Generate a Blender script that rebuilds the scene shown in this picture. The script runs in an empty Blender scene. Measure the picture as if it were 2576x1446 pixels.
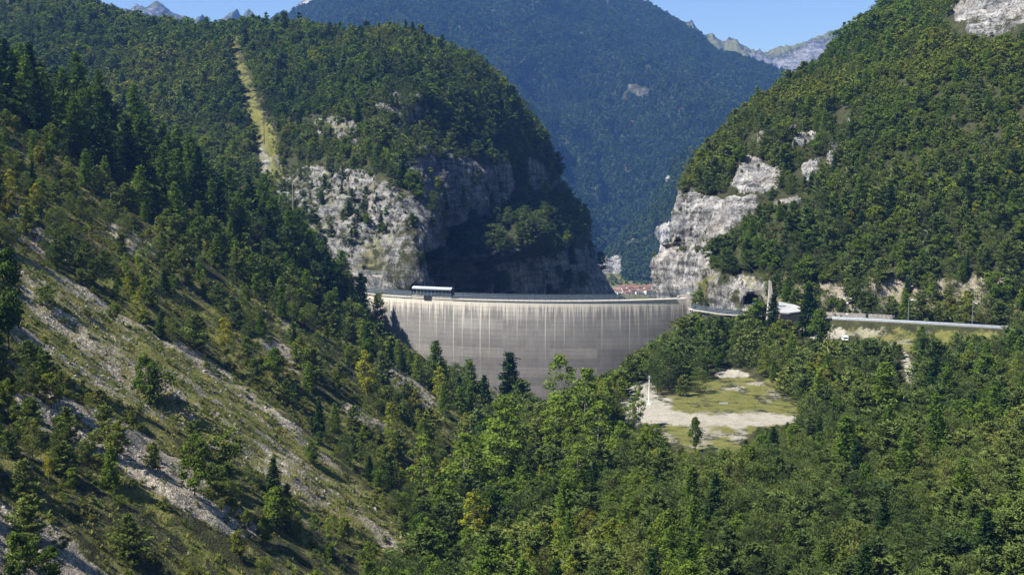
import bpy, math, random
import numpy as np
from mathutils import Vector
R8 = math.radians
rng = np.random.default_rng(7)
random.seed(7)
scene = bpy.context.scene
COL = scene.collection

# ------------------------------------------------------------------ camera model
FPX, CX, CY = 3110.0, 1287.5, 723.0            # the photograph measured at 2575 x 1446
PITCH = R8(6.02)
ca, sa = math.cos(PITCH), math.sin(PITCH)
def P(U, V, D):
    U, V, D = np.broadcast_arrays(np.asarray(U, float), np.asarray(V, float), np.asarray(D, float))
    u = (U - CX) / FPX; v = (CY - V) / FPX
    k = D / (ca + v * sa)
    return np.stack([k * u, D, k * (-sa + v * ca)], -1)
def proj(p):
    x, y, z = p[..., 0], p[..., 1], p[..., 2]
    dep = np.maximum(y * ca - z * sa, 1e-3)
    up = y * sa + z * ca
    return CX + FPX * x / dep, CY - FPX * up / dep, dep

# ------------------------------------------------------------------ numpy noise
def _h(ix, iy, iz):
    h = (ix.astype(np.uint32) * np.uint32(0x9E3779B1)) ^ (iy.astype(np.uint32) * np.uint32(0x85EBCA77)) ^ (iz.astype(np.uint32) * np.uint32(0xC2B2AE3D))
    h ^= h >> np.uint32(15); h *= np.uint32(0x2C1B3C6D); h ^= h >> np.uint32(12); h *= np.uint32(0x297A2D39); h ^= h >> np.uint32(15)
    return h.astype(np.float64) / 4294967295.0
def vnoise(p):
    i = np.floor(p).astype(np.int64); f = p - i
    f = f * f * f * (f * (f * 6 - 15) + 10)
    r = 0
    for dx in (0, 1):
        for dy in (0, 1):
            for dz in (0, 1):
                w = (f[..., 0] if dx else 1 - f[..., 0]) * (f[..., 1] if dy else 1 - f[..., 1]) * (f[..., 2] if dz else 1 - f[..., 2])
                r = r + w * _h(i[..., 0] + dx, i[..., 1] + dy, i[..., 2] + dz)
    return r * 2 - 1
def fbm(p, freq, octv=4, gain=.5, seed=0):
    a, s, q = 1.0, 0, p * freq + seed * 17.31
    for _ in range(octv):
        s = s + a * vnoise(q); q = q * 2.03 + 5.7; a *= gain
    return s
def ridged(p, freq, octv=4, seed=0):
    a, s, q = 1.0, 0, p * freq + seed * 9.7
    for _ in range(octv):
        s = s + a * (1 - 2 * np.abs(vnoise(q))); q = q * 2.1 + 3.1; a *= .5
    return s
def sstep(a, b, x):
    t = np.clip((x - a) / (b - a), 0, 1); return t * t * (3 - 2 * t)
def inpoly(U, V, poly):
    U = np.asarray(U); V = np.asarray(V)
    r = np.zeros(U.shape, bool); n = len(poly)
    for k in range(n):
        x0, y0 = poly[k]; x1, y1 = poly[(k + 1) % n]
        c = ((y0 > V) != (y1 > V)) & (U < (x1 - x0) * (V - y0) / ((y1 - y0) if y1 != y0 else 1e-9) + x0)
        r ^= c
    return r

# ------------------------------------------------------------------ mesh builders
def mesh_np(name, V, Q, attrs=None, mats=(), midx=None, smooth=False, fattrs=None):
    me = bpy.data.meshes.new(name)
    V = np.ascontiguousarray(V, np.float32); Q = np.ascontiguousarray(Q, np.int32)
    k = Q.shape[1]
    me.vertices.add(len(V)); me.vertices.foreach_set('co', V.ravel())
    me.loops.add(Q.size); me.loops.foreach_set('vertex_index', Q.ravel())
    me.polygons.add(len(Q)); me.polygons.foreach_set('loop_start', np.arange(0, Q.size, k, dtype=np.int32))
    me.polygons.foreach_set('loop_total', np.full(len(Q), k, np.int32))
    if midx is not None: me.polygons.foreach_set('material_index', np.asarray(midx, np.int32))
    me.polygons.foreach_set('use_smooth', np.full(len(Q), smooth, bool))
    for a, v in (attrs or {}).items():
        at = me.attributes.new(a, 'FLOAT', 'POINT'); at.data.foreach_set('value', np.asarray(v, np.float32).ravel())
    for a, v in (fattrs or {}).items():
        at = me.attributes.new(a, 'FLOAT', 'FACE'); at.data.foreach_set('value', np.asarray(v, np.float32).ravel())
    for m in mats: me.materials.append(m)
    me.update(calc_edges=True); me.validate()
    return me
def link(name, data, parent=None):
    o = bpy.data.objects.new(name, data); COL.objects.link(o)
    if parent is not None: o.parent = parent
    return o
def tag(o, label=None, cat=None, group=None, kind=None):
    if label: o['label'] = label
    if cat: o['category'] = cat
    if group: o['group'] = group
    if kind: o['kind'] = kind
    return o
def empty(name, loc, label, cat, group=None, rz=0):
    o = bpy.data.objects.new(name, None); COL.objects.link(o)
    o.location = loc; o.rotation_euler = (0, 0, rz); o.empty_display_size = .2
    return tag(o, label, cat, group)

class MB:
    """collects boxes, bars, tubes and lofts into one mesh"""
    def __init__(s): s.v = []; s.f = []
    def add(s, vs, fs):
        b = len(s.v); s.v += [tuple(map(float, p)) for p in vs]; s.f += [tuple(b + i for i in f) for f in fs]; return s
    def box(s, c, d, rz=0, taper=1.0):
        cx, cy, cz = c; dx, dy, dz = d[0] / 2, d[1] / 2, d[2] / 2
        co, si = math.cos(rz), math.sin(rz); vs = []
        for z, t in ((-dz, 1), (dz, taper)):
            for x, y in ((-dx, -dy), (dx, -dy), (dx, dy), (-dx, dy)):
                x *= t; y *= t
                vs.append((cx + x * co - y * si, cy + x * si + y * co, cz + z))
        return s.add(vs, [(3, 2, 1, 0), (4, 5, 6, 7), (0, 1, 5, 4), (1, 2, 6, 5), (2, 3, 7, 6), (3, 0, 4, 7)])
    def tube(s, pts, r, n=6):
        pts = [Vector(p) for p in pts]; rs = r if isinstance(r, (list, tuple)) else [r] * len(pts)
        vs, fs = [], []
        for k, p in enumerate(pts):
            d = (pts[min(k + 1, len(pts) - 1)] - pts[max(k - 1, 0)]).normalized()
            a = d.cross(Vector((0, 0, 1)) if abs(d.z) < .9 else Vector((1, 0, 0))).normalized(); b = d.cross(a)
            for j in range(n):
                t = 2 * math.pi * j / n; vs.append(p + (a * math.cos(t) + b * math.sin(t)) * rs[k])
        for k in range(len(pts) - 1):
            for j in range(n):
                fs.append((k * n + j, k * n + (j + 1) % n, (k + 1) * n + (j + 1) % n, (k + 1) * n + j))
        fs.append(tuple(range(n - 1, -1, -1))); fs.append(tuple((len(pts) - 1) * n + j for j in range(n)))
        return s.add(vs, fs)
    def prism(s, poly, y0, y1, ax='y'):
        n = len(poly)
        def q(a, b, t): return {'y': (a, t, b), 'x': (t, a, b), 'z': (a, b, t)}[ax]
        vs = [q(a, b, y0) for a, b in poly] + [q(a, b, y1) for a, b in poly]
        fs = [tuple(range(n)), tuple(range(2 * n - 1, n - 1, -1))] + [(i, n + i, n + (i + 1) % n, (i + 1) % n) for i in range(n)]
        return s.add(vs, fs)
    def build(s, name, mat, parent=None, smooth=False, bevel=0):
        me = bpy.data.meshes.new(name); me.from_pydata(s.v, [], s.f); me.materials.append(mat)
        import bmesh
        bm = bmesh.new(); bm.from_mesh(me); bmesh.ops.recalc_face_normals(bm, faces=bm.faces)
        if bevel: bmesh.ops.bevel(bm, geom=bm.edges[:], offset=bevel, segments=2, affect='EDGES', profile=.6)
        bm.to_mesh(me); bm.free()
        if smooth: me.polygons.foreach_set('use_smooth', [True] * len(me.polygons))
        return link(name, me, parent)

# ------------------------------------------------------------------ materials
class NT:
    def __init__(s, name):
        s.m = bpy.data.materials.new(name); s.m.use_nodes = True; s.t = s.m.node_tree; s.t.nodes.clear()
    def n(s, typ, props=None, **ins):
        nd = s.t.nodes.new(typ)
        for k, v in (props or {}).items(): setattr(nd, k, v)
        for k, v in ins.items():
            key = int(k[1:]) if k[0] == 'i' and k[1:].isdigit() else k.replace('_', ' ')
            sock = nd.inputs[key]
            if isinstance(v, bpy.types.NodeSocket): s.t.links.new(v, sock)
            else: sock.default_value = v
        return nd
    def math(s, op, a, b=0.0, c=None, clamp=False):
        k = dict(i0=a, i1=b)
        if c is not None: k['i2'] = c
        return s.n('ShaderNodeMath', dict(operation=op, use_clamp=clamp), **k).outputs[0]
    def mix(s, f, a, b, typ='MIX'):
        nd = s.t.nodes.new('ShaderNodeMix'); nd.data_type = 'RGBA'; nd.blend_type = typ
        for sock, v in ((nd.inputs[0], f), (nd.inputs[6], a), (nd.inputs[7], b)):
            if isinstance(v, bpy.types.NodeSocket): s.t.links.new(v, sock)
            else: sock.default_value = (*v, 1) if isinstance(v, tuple) and len(v) == 3 else v
        return nd.outputs[2]
    def ramp(s, f, stops, interp='LINEAR'):
        nd = s.t.nodes.new('ShaderNodeValToRGB'); cr = nd.color_ramp; cr.interpolation = interp
        while len(cr.elements) < len(stops): cr.elements.new(.5)
        for e, (p, c) in zip(cr.elements, stops): e.position = p; e.color = (*c, 1) if len(c) == 3 else c
        s.t.links.new(f, nd.inputs[0]); return nd.outputs[0]
    def attr(s, name, typ='GEOMETRY', out='Fac'):
        return s.n('ShaderNodeAttribute', dict(attribute_name=name, attribute_type=typ)).outputs[out]
    def noise(s, vec, scale, detail=4, rough=.55, out=0):
        return s.n('ShaderNodeTexNoise', Vector=vec, Scale=scale, Detail=detail, Roughness=rough).outputs[out]
    def pos(s): return s.n('ShaderNodeNewGeometry').outputs['Position']
    def scale(s, vec, sc, rot=(0, 0, 0)):
        return s.n('ShaderNodeMapping', Vector=vec, Scale=sc, Rotation=rot).outputs[0]
    def out(s, sh):
        o = s.n('ShaderNodeOutputMaterial'); s.t.links.new(sh, o.inputs['Surface']); return s.m
    def bsdf(s, col, rough=.85, bump=None, bstr=.5, bdist=.3, metal=0.0, spec=.25):
        k = dict(Base_Color=col, Roughness=rough, Metallic=metal)
        nd = s.n('ShaderNodeBsdfPrincipled', **k); nd.inputs['Specular IOR Level'].default_value = spec
        if bump is not None:
            b = s.n('ShaderNodeBump', Height=bump, Strength=bstr, Distance=bdist); s.t.links.new(b.outputs[0], nd.inputs['Normal'])
        return nd.outputs[0]

def plain(name, c, rough=.7, metal=0.0, var=.25, sc=1.5):
    t = NT(name); p = t.n('ShaderNodeTexCoord').outputs['Object']
    f = t.noise(p, sc, 5)
    lo = tuple(x * (1 - var) for x in c); hi = tuple(min(1, x * (1 + var)) for x in c)
    return t.out(t.bsdf(t.ramp(f, [(.3, lo), (.7, hi)]), rough, metal=metal))

def leaf_mat(name, stops, trans=.28):
    t = NT(name)
    c = t.ramp(t.attr('tint', 'INSTANCER'), stops)
    v = t.attr('v')
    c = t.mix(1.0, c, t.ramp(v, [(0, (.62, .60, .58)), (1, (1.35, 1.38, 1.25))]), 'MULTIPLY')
    d = t.n('ShaderNodeBsdfDiffuse', Color=c).outputs[0]
    tr = t.n('ShaderNodeBsdfTranslucent', Color=t.mix(1.0, c, (1.1, 1.15, .6), 'MULTIPLY')).outputs[0]
    return t.out(t.n('ShaderNodeMixShader', i0=trans, i1=d, i2=tr).outputs[0])

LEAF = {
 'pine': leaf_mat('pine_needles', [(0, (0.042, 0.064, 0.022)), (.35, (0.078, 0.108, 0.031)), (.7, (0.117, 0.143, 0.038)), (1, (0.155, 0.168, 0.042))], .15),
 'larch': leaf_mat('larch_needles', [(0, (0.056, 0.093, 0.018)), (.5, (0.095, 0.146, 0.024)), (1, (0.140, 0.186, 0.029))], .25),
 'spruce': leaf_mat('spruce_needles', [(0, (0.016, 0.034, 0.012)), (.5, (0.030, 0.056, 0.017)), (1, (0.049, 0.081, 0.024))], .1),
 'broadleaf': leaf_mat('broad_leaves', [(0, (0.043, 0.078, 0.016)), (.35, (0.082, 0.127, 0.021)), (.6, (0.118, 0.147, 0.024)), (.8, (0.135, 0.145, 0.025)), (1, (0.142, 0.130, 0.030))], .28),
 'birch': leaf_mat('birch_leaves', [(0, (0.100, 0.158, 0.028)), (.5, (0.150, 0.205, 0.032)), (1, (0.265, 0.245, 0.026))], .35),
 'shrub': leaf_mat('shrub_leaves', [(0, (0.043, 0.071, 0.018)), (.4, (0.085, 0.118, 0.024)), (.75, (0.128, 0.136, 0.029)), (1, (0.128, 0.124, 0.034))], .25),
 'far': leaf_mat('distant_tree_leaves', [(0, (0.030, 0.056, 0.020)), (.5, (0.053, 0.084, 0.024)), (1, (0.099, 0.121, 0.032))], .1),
}
BARK = plain('bark', (.11, .085, .065), .9, 0, .3, 3)
PALEBARK = plain('pale_bark', (.30, .27, .23), .9, 0, .35, 3)

# ------------------------------------------------------------------ tree shapes (height 1)
def cards(c, a, b):
    """quads at centres c with half axes a, b"""
    V = np.stack([c - a - b, c + a - b * .6, c + a * 1.05 + b * .6, c - a + b], 1).reshape(-1, 3)
    return V, np.arange(len(V)).reshape(-1, 4)
def unit(v): return v / np.maximum(np.linalg.norm(v, axis=-1, keepdims=True), 1e-9)
def trunk_quads(pts, rad, n=5):
    pts = np.asarray(pts, float); V = []; Q = []
    for k, p in enumerate(pts):
        d = unit(pts[min(k + 1, len(pts) - 1)] - pts[max(k - 1, 0)])
        a = unit(np.cross(d, [0, 0, 1.0]) if abs(d[2]) < .9 else np.cross(d, [1.0, 0, 0])); b = np.cross(d, a)
        for j in range(n):
            t = 2 * math.pi * j / n; V.append(p + (a * math.cos(t) + b * math.sin(t)) * rad[k])
    for k in range(len(pts) - 1):
        for j in range(n): Q.append((k * n + j, k * n + (j + 1) % n, (k + 1) * n + (j + 1) % n, (k + 1) * n + j))
    return np.array(V), np.array(Q)
def join(parts):
    V, Q, b = [], [], 0
    for v, q in parts:
        V.append(v); Q.append(q + b); b += len(v)
    return np.concatenate(V), np.concatenate(Q)

def conifer(r, nw, nb, R, ex, base, up0, up1, tuf, card, cw, sag=0.0, irr=.25, tr=.011):
    """whorled conifer: nw whorls of nb branches, needle tufts along the outer part of each branch"""
    C, A, B, VV = [], [], [], []; tk = []
    bend = r.normal(0, .012, 2)
    for i in range(nw):
        t = base + (0.985 - base) * (i + r.uniform(-.3, .3)) / (nw - 1); t = min(max(t, base), .985)
        rad0 = R * (1 - (t - base) / (1 - base)) ** ex * (1 if t > base + .06 else .75) + .012
        k = nb if rad0 > .05 else max(3, nb - 2)
        ph = r.uniform(0, 6.28)
        for j in range(k):
            if r.random() < .08: continue
            az = ph + 6.283 * j / k + r.normal(0, .25); L = rad0 * (1 + r.normal(0, irr))
            el = up0 + (up1 - up0) * t + r.normal(0, .12)
            d = np.array([math.cos(az) * math.cos(el), math.sin(az) * math.cos(el), math.sin(el)])
            o = np.array([bend[0] * t, bend[1] * t, t])
            bright = r.uniform(0, 1)
            if L > .09 and r.random() < .5: tk.append(trunk_quads([o, o + d * L * .8], [.0045, .0015], 3))
            m = max(2, int(tuf * (L / R) + 1.5))
            for s in np.linspace(.32, 1.0, m):
                c = o + d * L * s; c[2] -= sag * L * s * s
                nc = card + (2 if s > .8 else 0)
                cc = c + r.normal(0, .016 + .05 * L, (nc, 3)) * [1, 1, .55]
                dirs = unit(d * [1, 1, .6] * 1.2 + r.normal(0, .65, (nc, 3)) + [0, 0, .25])
                ln = cw * (2.6 + r.random((nc, 1)) * 1.6)
                sd = unit(np.cross(dirs, r.normal(0, 1, (nc, 3)) + [0, 0, .8]))
                C.append(cc); A.append(dirs * ln); B.append(sd * cw * (.8 + .5 * r.random((nc, 1))))
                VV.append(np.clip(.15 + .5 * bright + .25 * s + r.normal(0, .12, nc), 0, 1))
    V, Q = cards(np.concatenate(C), np.concatenate(A), np.concatenate(B))
    tk.append(trunk_quads([(0, 0, -.03), (bend[0] * .3, bend[1] * .3, .3), (bend[0] * .7, bend[1] * .7, .7), (bend[0], bend[1], .985)], [tr * 1.25, tr, tr * .6, .002], 5))
    return (V, Q, np.concatenate(VV)), join(tk)

def leafy(r, lumps, nl, ls, base, top, Rw, lr, limbs=5, tr=.014, gap=.0, stems=1, lean=.02, needle=False):
    """broadleaved crown: leaf clusters on lumps carried by limbs"""
    C, A, B, VV, tk = [], [], [], [], []
    tops = []
    for s in range(stems):
        off = np.array([0, 0, 0]) if stems == 1 else np.array([r.normal(0, .05), r.normal(0, .05), 0])
        tip = off + np.array([r.normal(0, lean + .1 * (stems > 1)), r.normal(0, lean + .1 * (stems > 1)), top * .86])
        tk.append(trunk_quads([off + [0, 0, -.03], off * .5 + tip * [.4, .4, .35], tip], [tr, tr * .75, tr * .2], 5)); tops.append((off, tip))
    for i in range(lumps):
        off, tip = tops[i % stems]
        t = base + (top - base) * (i + .5) / lumps
        prof = math.sin(math.pi * min(1, max(.08, .12 + .86 * (t - base) / (top - base)))) ** .75
        az = i * 2.4 + r.normal(0, .5); rr = Rw * prof * (.45 + .6 * r.random())
        ax = off + (tip - off) * min(1, t / tip[2])
        c = np.array([ax[0] + math.cos(az) * rr, ax[1] + math.sin(az) * rr, t + r.normal(0, .02)])
        lrr = lr * (.7 + .6 * r.random()) * (.6 + .4 * prof)
        tk.append(trunk_quads([off + (tip - off) * max(.12, (t - rr * .7) / tip[2]), c], [tr * .35, tr * .1], 3))
        n = int(nl * (.6 + .8 * r.random()))
        u = unit(r.normal(0, 1, (n, 3)) + [0, 0, .35]); rad = lrr * r.random((n, 1)) ** .45
        cc = c + u * rad * [1, 1, .75] + r.normal(0, lrr * .12, (n, 3))
        nn = unit(u + r.normal(0, .7, (n, 3)) + [0, 0, .3])
        a = unit(np.cross(nn, r.normal(0, 1, (n, 3)))); b = np.cross(nn, a)
        s = ls * (.6 + .8 * r.random((n, 1)))
        if needle: a = unit(u * .8 + r.normal(0, .5, (n, 3)) + [0, 0, .45]); b = unit(np.cross(a, r.normal(0, 1, (n, 3)) + [0, 0, .6])) * .42; s = s * 1.55
        C.append(cc); A.append(a * s); B.append(b * s * .75)
        bright = r.uniform(0, 1)
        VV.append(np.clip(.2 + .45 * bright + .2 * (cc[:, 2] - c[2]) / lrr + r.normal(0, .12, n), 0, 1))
    V, Q = cards(np.concatenate(C), np.concatenate(A), np.concatenate(B))
    return (V, Q, np.concatenate(VV)), join(tk)

def gen(kind, seed, lod):
    r = np.random.default_rng(100 + seed * 13 + hash_kind[kind] * 7 + lod)
    if lod == 0:
        if kind == 'pine' and seed % 2: return leafy(r, 22, 130, .0100, .10, .97, .27, .135, tr=.013, lean=.03, needle=True)
        if kind == 'pine': return conifer(r, 12, 7, .31, .43, .10, .10, .85, 6, 8, .0092, irr=.32, tr=.013)
        if kind == 'larch': return conifer(r, 30, 6, .185, .72, .10, -.12, .5, 4, 4, .0072, sag=.18, irr=.2, tr=.010)
        if kind == 'spruce': return conifer(r, 24, 7, .17, .85, .05, -.25, .45, 4, 4, .0085, sag=.2, irr=.15, tr=.011)
        if kind == 'broadleaf': return leafy(r, 17, 170, .0165, .20, .95, .26, .140)
        if kind == 'birch': return leafy(r, 20, 95, .0115, .20, .98, .17, .090, tr=.009, lean=.03)
        if kind == 'shrub': return leafy(r, 13, 110, .026, .12, .92, .42, .21, stems=4, tr=.016)
    if lod == 1:
        if kind == 'pine' and seed % 2: return leafy(r, 13, 44, .021, .10, .97, .28, .15, tr=.013, lean=.03, needle=True)
        if kind == 'pine': return conifer(r, 8, 6, .31, .43, .10, .10, .85, 2, 5, .021, irr=.32, tr=.013)
        if kind == 'larch': return conifer(r, 15, 5, .185, .72, .10, -.12, .5, 2, 3, .014, sag=.18, tr=.010)
        if kind == 'spruce': return conifer(r, 13, 5, .17, .85, .05, -.25, .45, 2, 3, .016, sag=.2, irr=.15, tr=.011)
        if kind == 'broadleaf': return leafy(r, 11, 42, .036, .2, .95, .29, .16)
        if kind == 'birch': return leafy(r, 10, 36, .026, .22, .98, .18, .11, tr=.009)
        if kind == 'shrub': return leafy(r, 8, 36, .052, .1, .92, .42, .24, stems=3, tr=.016)
    if kind == 'broadleaf': return leafy(r, 6, 14, .085, .15, .95, .27, .17)
    return conifer(r, 6, 4, .2, .8, .05, -.1, .4, 1, 2, .045, irr=.15)
hash_kind = {'pine': 1, 'larch': 2, 'spruce': 3, 'broadleaf': 4, 'birch': 5, 'shrub': 6}
KINDS = list(hash_kind)
TREE = {}
def tree_meshes(kind, var, lod):
    k = (kind, var, lod)
    if k not in TREE:
        (V, Q, v), (tv, tq) = gen(kind, var, lod)
        lm = LEAF[kind] if lod < 2 else LEAF['far']; bk = PALEBARK if kind in ('birch',) else BARK
        crown = trunk = None
        if lod == 0:
            crown = mesh_np(kind + '_crown', V, Q, mats=(lm,), fattrs={'v': v})
            trunk = mesh_np(kind + '_trunk', tv, tq, mats=(bk,), smooth=True)
        jv, jq = join([(V, Q), (tv, tq)])
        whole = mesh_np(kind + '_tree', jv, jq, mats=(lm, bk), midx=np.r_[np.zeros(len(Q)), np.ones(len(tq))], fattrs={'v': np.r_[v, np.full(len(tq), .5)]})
        TREE[k] = (crown, trunk, whole)
    return TREE[k]

# ------------------------------------------------------------------ terrain material
def terrain_mat(name, far=False, bump=True):
    t = NT(name); p = t.pos()
    k = .22 if far else 1.0
    n_big = t.noise(p, .035 * k, 4); n_mid = t.noise(p, .22 * k, 6, .65); n_fine = t.noise(p, 1.3 * k, 5, .7)
    vert = t.noise(t.scale(p, (1, 1, .16)), .35 * k, 7, .68)
    vert2 = t.noise(t.scale(p, (1, 1, .10)), .10 * k, 5, .6)
    strata = t.noise(t.scale(p, (.12, .12, 1), (R8(14), R8(-24), 0)), .33 * k, 6, .62)
    floor = t.ramp(n_mid, [(.3, (.022, .024, .012)), (.55, (.042, .045, .018)), (.75, (.075, .068, .036))])
    grass = t.ramp(t.math('ADD', t.math('MULTIPLY', n_mid, .6), t.math('MULTIPLY', n_fine, .45)), [(.35, (.055, .070, .018)), (.52, (.112, .114, .030)), (.68, (.165, .148, .055))])
    crk = t.math('ABSOLUTE', t.math('SUBTRACT', t.noise(t.scale(p, (1, 1, .45)), .55 * k, 5, .6), .5)); crk2 = t.math('ABSOLUTE', t.math('SUBTRACT', t.noise(t.scale(p, (.5, .5, 1.2), (R8(14), R8(-24), 0)), .16 * k, 5, .6), .5))
    crk = t.n('ShaderNodeMapRange', i0=t.math('MINIMUM', crk, crk2), i1=.0, i2=.028, i3=-.14, i4=0.0).outputs[0]
    warp = t.n('ShaderNodeVectorMath', dict(operation='ADD'), i0=t.scale(p, (.30, .30, .13), (R8(10), R8(-16), 0)), i1=t.n('ShaderNodeVectorMath', dict(operation='SCALE'), i0=t.n('ShaderNodeTexNoise', Vector=p, Scale=.3 * k, Detail=4.0).outputs['Color'], Scale=.9).outputs[0]).outputs[0]
    b1 = t.n('ShaderNodeTexVoronoi', Vector=warp, Scale=1.0 * k); b2 = t.n('ShaderNodeTexVoronoi', Vector=warp, Scale=2.7 * k); be = t.n('ShaderNodeTexVoronoi', dict(feature='DISTANCE_TO_EDGE'), Vector=warp, Scale=1.0 * k)
    block = t.math('ADD', t.math('MULTIPLY', t.n('ShaderNodeSeparateColor', i0=b1.outputs['Color']).outputs[0], .6), t.math('MULTIPLY', t.n('ShaderNodeSeparateColor', i0=b2.outputs['Color']).outputs[0], .4))
    crk = t.math('ADD', crk, t.n('ShaderNodeMapRange', i0=be.outputs['Distance'], i1=0.0, i2=.045, i3=-.10, i4=0.0).outputs[0])
    crk = t.math('ADD', crk, t.math('MULTIPLY', t.math('SUBTRACT', block, .5), .13))
    rk = t.math('ADD', t.math('ADD', t.math('MULTIPLY', vert, .55), t.math('MULTIPLY', strata, .5)), crk)
    rock = t.ramp(rk, [(.36, (.04, .04, .042)), (.45, (.135, .131, .124)), (.54, (.27, .26, .24)), (.68, (.42, .405, .375))])
    rock = t.mix(t.math('MULTIPLY', t.ramp(vert2, [(.48, (0, 0, 0)), (.66, (1, 1, 1))]), .55), rock, (.10, .103, .11))
    rock = t.mix(t.ramp(n_big, [(.5, (0, 0, 0)), (.72, (.4, .4, .4))]), rock, (.235, .20, .16))
    vor = t.n('ShaderNodeTexVoronoi', Vector=p, Scale=1.1 * k)
    vor2 = t.n('ShaderNodeTexVoronoi', Vector=p, Scale=2.6 * k)
    sc = t.math('ADD', t.math('MULTIPLY', vor.outputs['Distance'], .5), t.math('MULTIPLY', vor2.outputs['Distance'], .6))
    scree = t.ramp(t.math('ADD', sc, t.math('MULTIPLY', n_mid, .4)), [(.3, (.50, .45, .35)), (.6, (.37, .33, .25)), (.85, (.15, .132, .105))])
    scree = t.mix(t.ramp(n_big, [(.42, (0, 0, 0)), (.62, (.6, .6, .6))]), scree, t.ramp(n_fine, [(.35, (.13, .105, .082)), (.7, (.30, .255, .185))]))
    gravel = t.ramp(t.math('ADD', t.math('MULTIPLY', n_mid, .5), t.math('MULTIPLY', n_fine, .5)), [(.34, (.20, .182, .142)), (.5, (.285, .262, .212)), (.68, (.37, .345, .29))])
    def m(a, lo=.38, hi=.62, jit=.7):
        q = t.math('ADD', t.attr(a), t.math('MULTIPLY', t.math('SUBTRACT', t.math('ADD', t.math('MULTIPLY', n_mid, .6), t.math('MULTIPLY', n_fine, .4)), .5), jit * 1.6))
        return t.n('ShaderNodeMapRange', dict(interpolation_type='SMOOTHSTEP'), i0=q, i1=lo, i2=hi).outputs[0]
    rock = t.mix(t.math('MULTIPLY', t.attr('shade_and_grey'), t.ramp(vert2, [(.3, (1, 1, 1)), (.62, (.55, .55, .55)), (.72, (.1, .1, .1))])), rock, t.mix(1.0, rock, (.22, .245, .30), 'MULTIPLY'))  # darker, bluer rock: painted shade on the gorge cliff, greyer stone elsewhere
    col = floor
    col = t.mix(m('scree'), col, scree)
    col = t.mix(m('rock', .42, .58), col, rock)
    col = t.mix(m('gravel', .38, .62, .9), col, gravel)
    col = t.mix(m('grass', .36, .66, 1.35), col, grass)
    h = t.math('ADD', t.math('MULTIPLY', rk, 1.5), t.math('ADD', t.math('MULTIPLY', n_fine, .5), t.math('MULTIPLY', sc, -.6)))
    return t.out(t.bsdf(col, .95, h if bump else None, .7, .5 / k, spec=.1))
TERR = terrain_mat('hillside_ground'); TERRF = terrain_mat('far_mountain_ground', True)

# ------------------------------------------------------------------ sheets
def catmull(P0, n):
    """resample axis 0 of an array of control points to n samples"""
    m = len(P0); t = np.linspace(0, m - 1, n); i = np.clip(np.floor(t).astype(int), 0, m - 2); f = (t - i)
    g = lambda k: P0[np.clip(k, 0, m - 1)]
    p0, p1, p2, p3 = g(i - 1), g(i), g(i + 1), g(i + 2)
    p0 = np.where((i == 0).reshape(-1, *[1] * (P0.ndim - 1)), 2 * p1 - p2, p0); p3 = np.where((i == m - 2).reshape(-1, *[1] * (P0.ndim - 1)), 2 * p2 - p1, p3)
    f = f.reshape(-1, *[1] * (P0.ndim - 1))
    a = .5 * ((2 * p1) + (p2 - p0) * f + (2 * p0 - 5 * p1 + 4 * p2 - p3) * f ** 2 + (3 * p1 - p0 - 3 * p2 + p3) * f ** 3)
    lin = p1 + (p2 - p1) * f
    return .75 * a + .25 * lin
ATT = ('rock', 'scree', 'grass', 'gravel', 'shade_and_grey')
class Sheet:
    def __init__(s, name, grid, label=None):
        s.name = name; s.G = grid; s.n, s.m = grid.shape[:2]
        s.A = {a: np.zeros((s.n, s.m)) for a in ATT}; s.label = label
    def normals(s):
        du = np.gradient(s.G, axis=0); dv = np.gradient(s.G, axis=1)
        n = unit(np.cross(du, dv)); up = np.sum(n * (-s.G), -1, keepdims=True)
        return n
    def finish(s, mat, smooth=True):
        Nn = s.normals(); c = s.G.reshape(-1, 3)
        if np.mean(np.sum(Nn * -s.G, -1)) < 0: s.flip = True
        else: s.flip = False
        i = np.arange(s.n * s.m).reshape(s.n, s.m)
        Q = np.stack([i[:-1, :-1], i[1:, :-1], i[1:, 1:], i[:-1, 1:]], -1).reshape(-1, 4)
        if s.flip: Q = Q[:, ::-1]
        me = mesh_np(s.name, c, Q, s.A, (mat,), smooth=smooth)
        s.obj = link(s.name, me); s.obj['kind'] = 'structure'
        a = s.G[:-1, :-1]; b = s.G[1:, :-1]; d = s.G[:-1, 1:]
        nn = np.cross(b - a, d - a); ar = np.linalg.norm(nn, axis=-1); nn = nn / np.maximum(ar, 1e-9)[..., None]
        if s.flip: nn = -nn
        s.cn = nn
        U, V, dep = proj(s.G); s.U, s.V, s.dep = U, V, dep
        cu, cv = U[:-1, :-1], V[:-1, :-1]
        ok = (cu > -420) & (cu < 3060) & (cv < 1640) & (cv > -260)
        ok &= np.sum(nn * -a, -1) / np.maximum(np.linalg.norm(a, axis=-1), 1) > -.3
        s.area = ar * ok
        return s.obj
    def sample(s, N, r):
        w = s.area.ravel(); cs = np.cumsum(w); k = np.searchsorted(cs, r.random(N) * cs[-1]); k = np.minimum(k, len(w) - 1)
        i, j = k // (s.m - 1), k % (s.m - 1); f, g = r.random((N, 1)), r.random((N, 1))
        p = (s.G[i, j] * (1 - f) + s.G[i + 1, j] * f) * (1 - g) + (s.G[i, j + 1] * (1 - f) + s.G[i + 1, j + 1] * f) * g
        return p, s.cn[i, j], {a: s.A[a][i, j] for a in ATT}
def lofted(profiles, n, m, back=None):
    L = np.array([P(np.array(q)[:, 0], np.array(q)[:, 1], np.array(q)[:, 2]) for q in profiles])
    g = catmull(L, n); g = catmull(np.swapaxes(g, 0, 1), m); return np.swapaxes(g, 0, 1)
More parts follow.
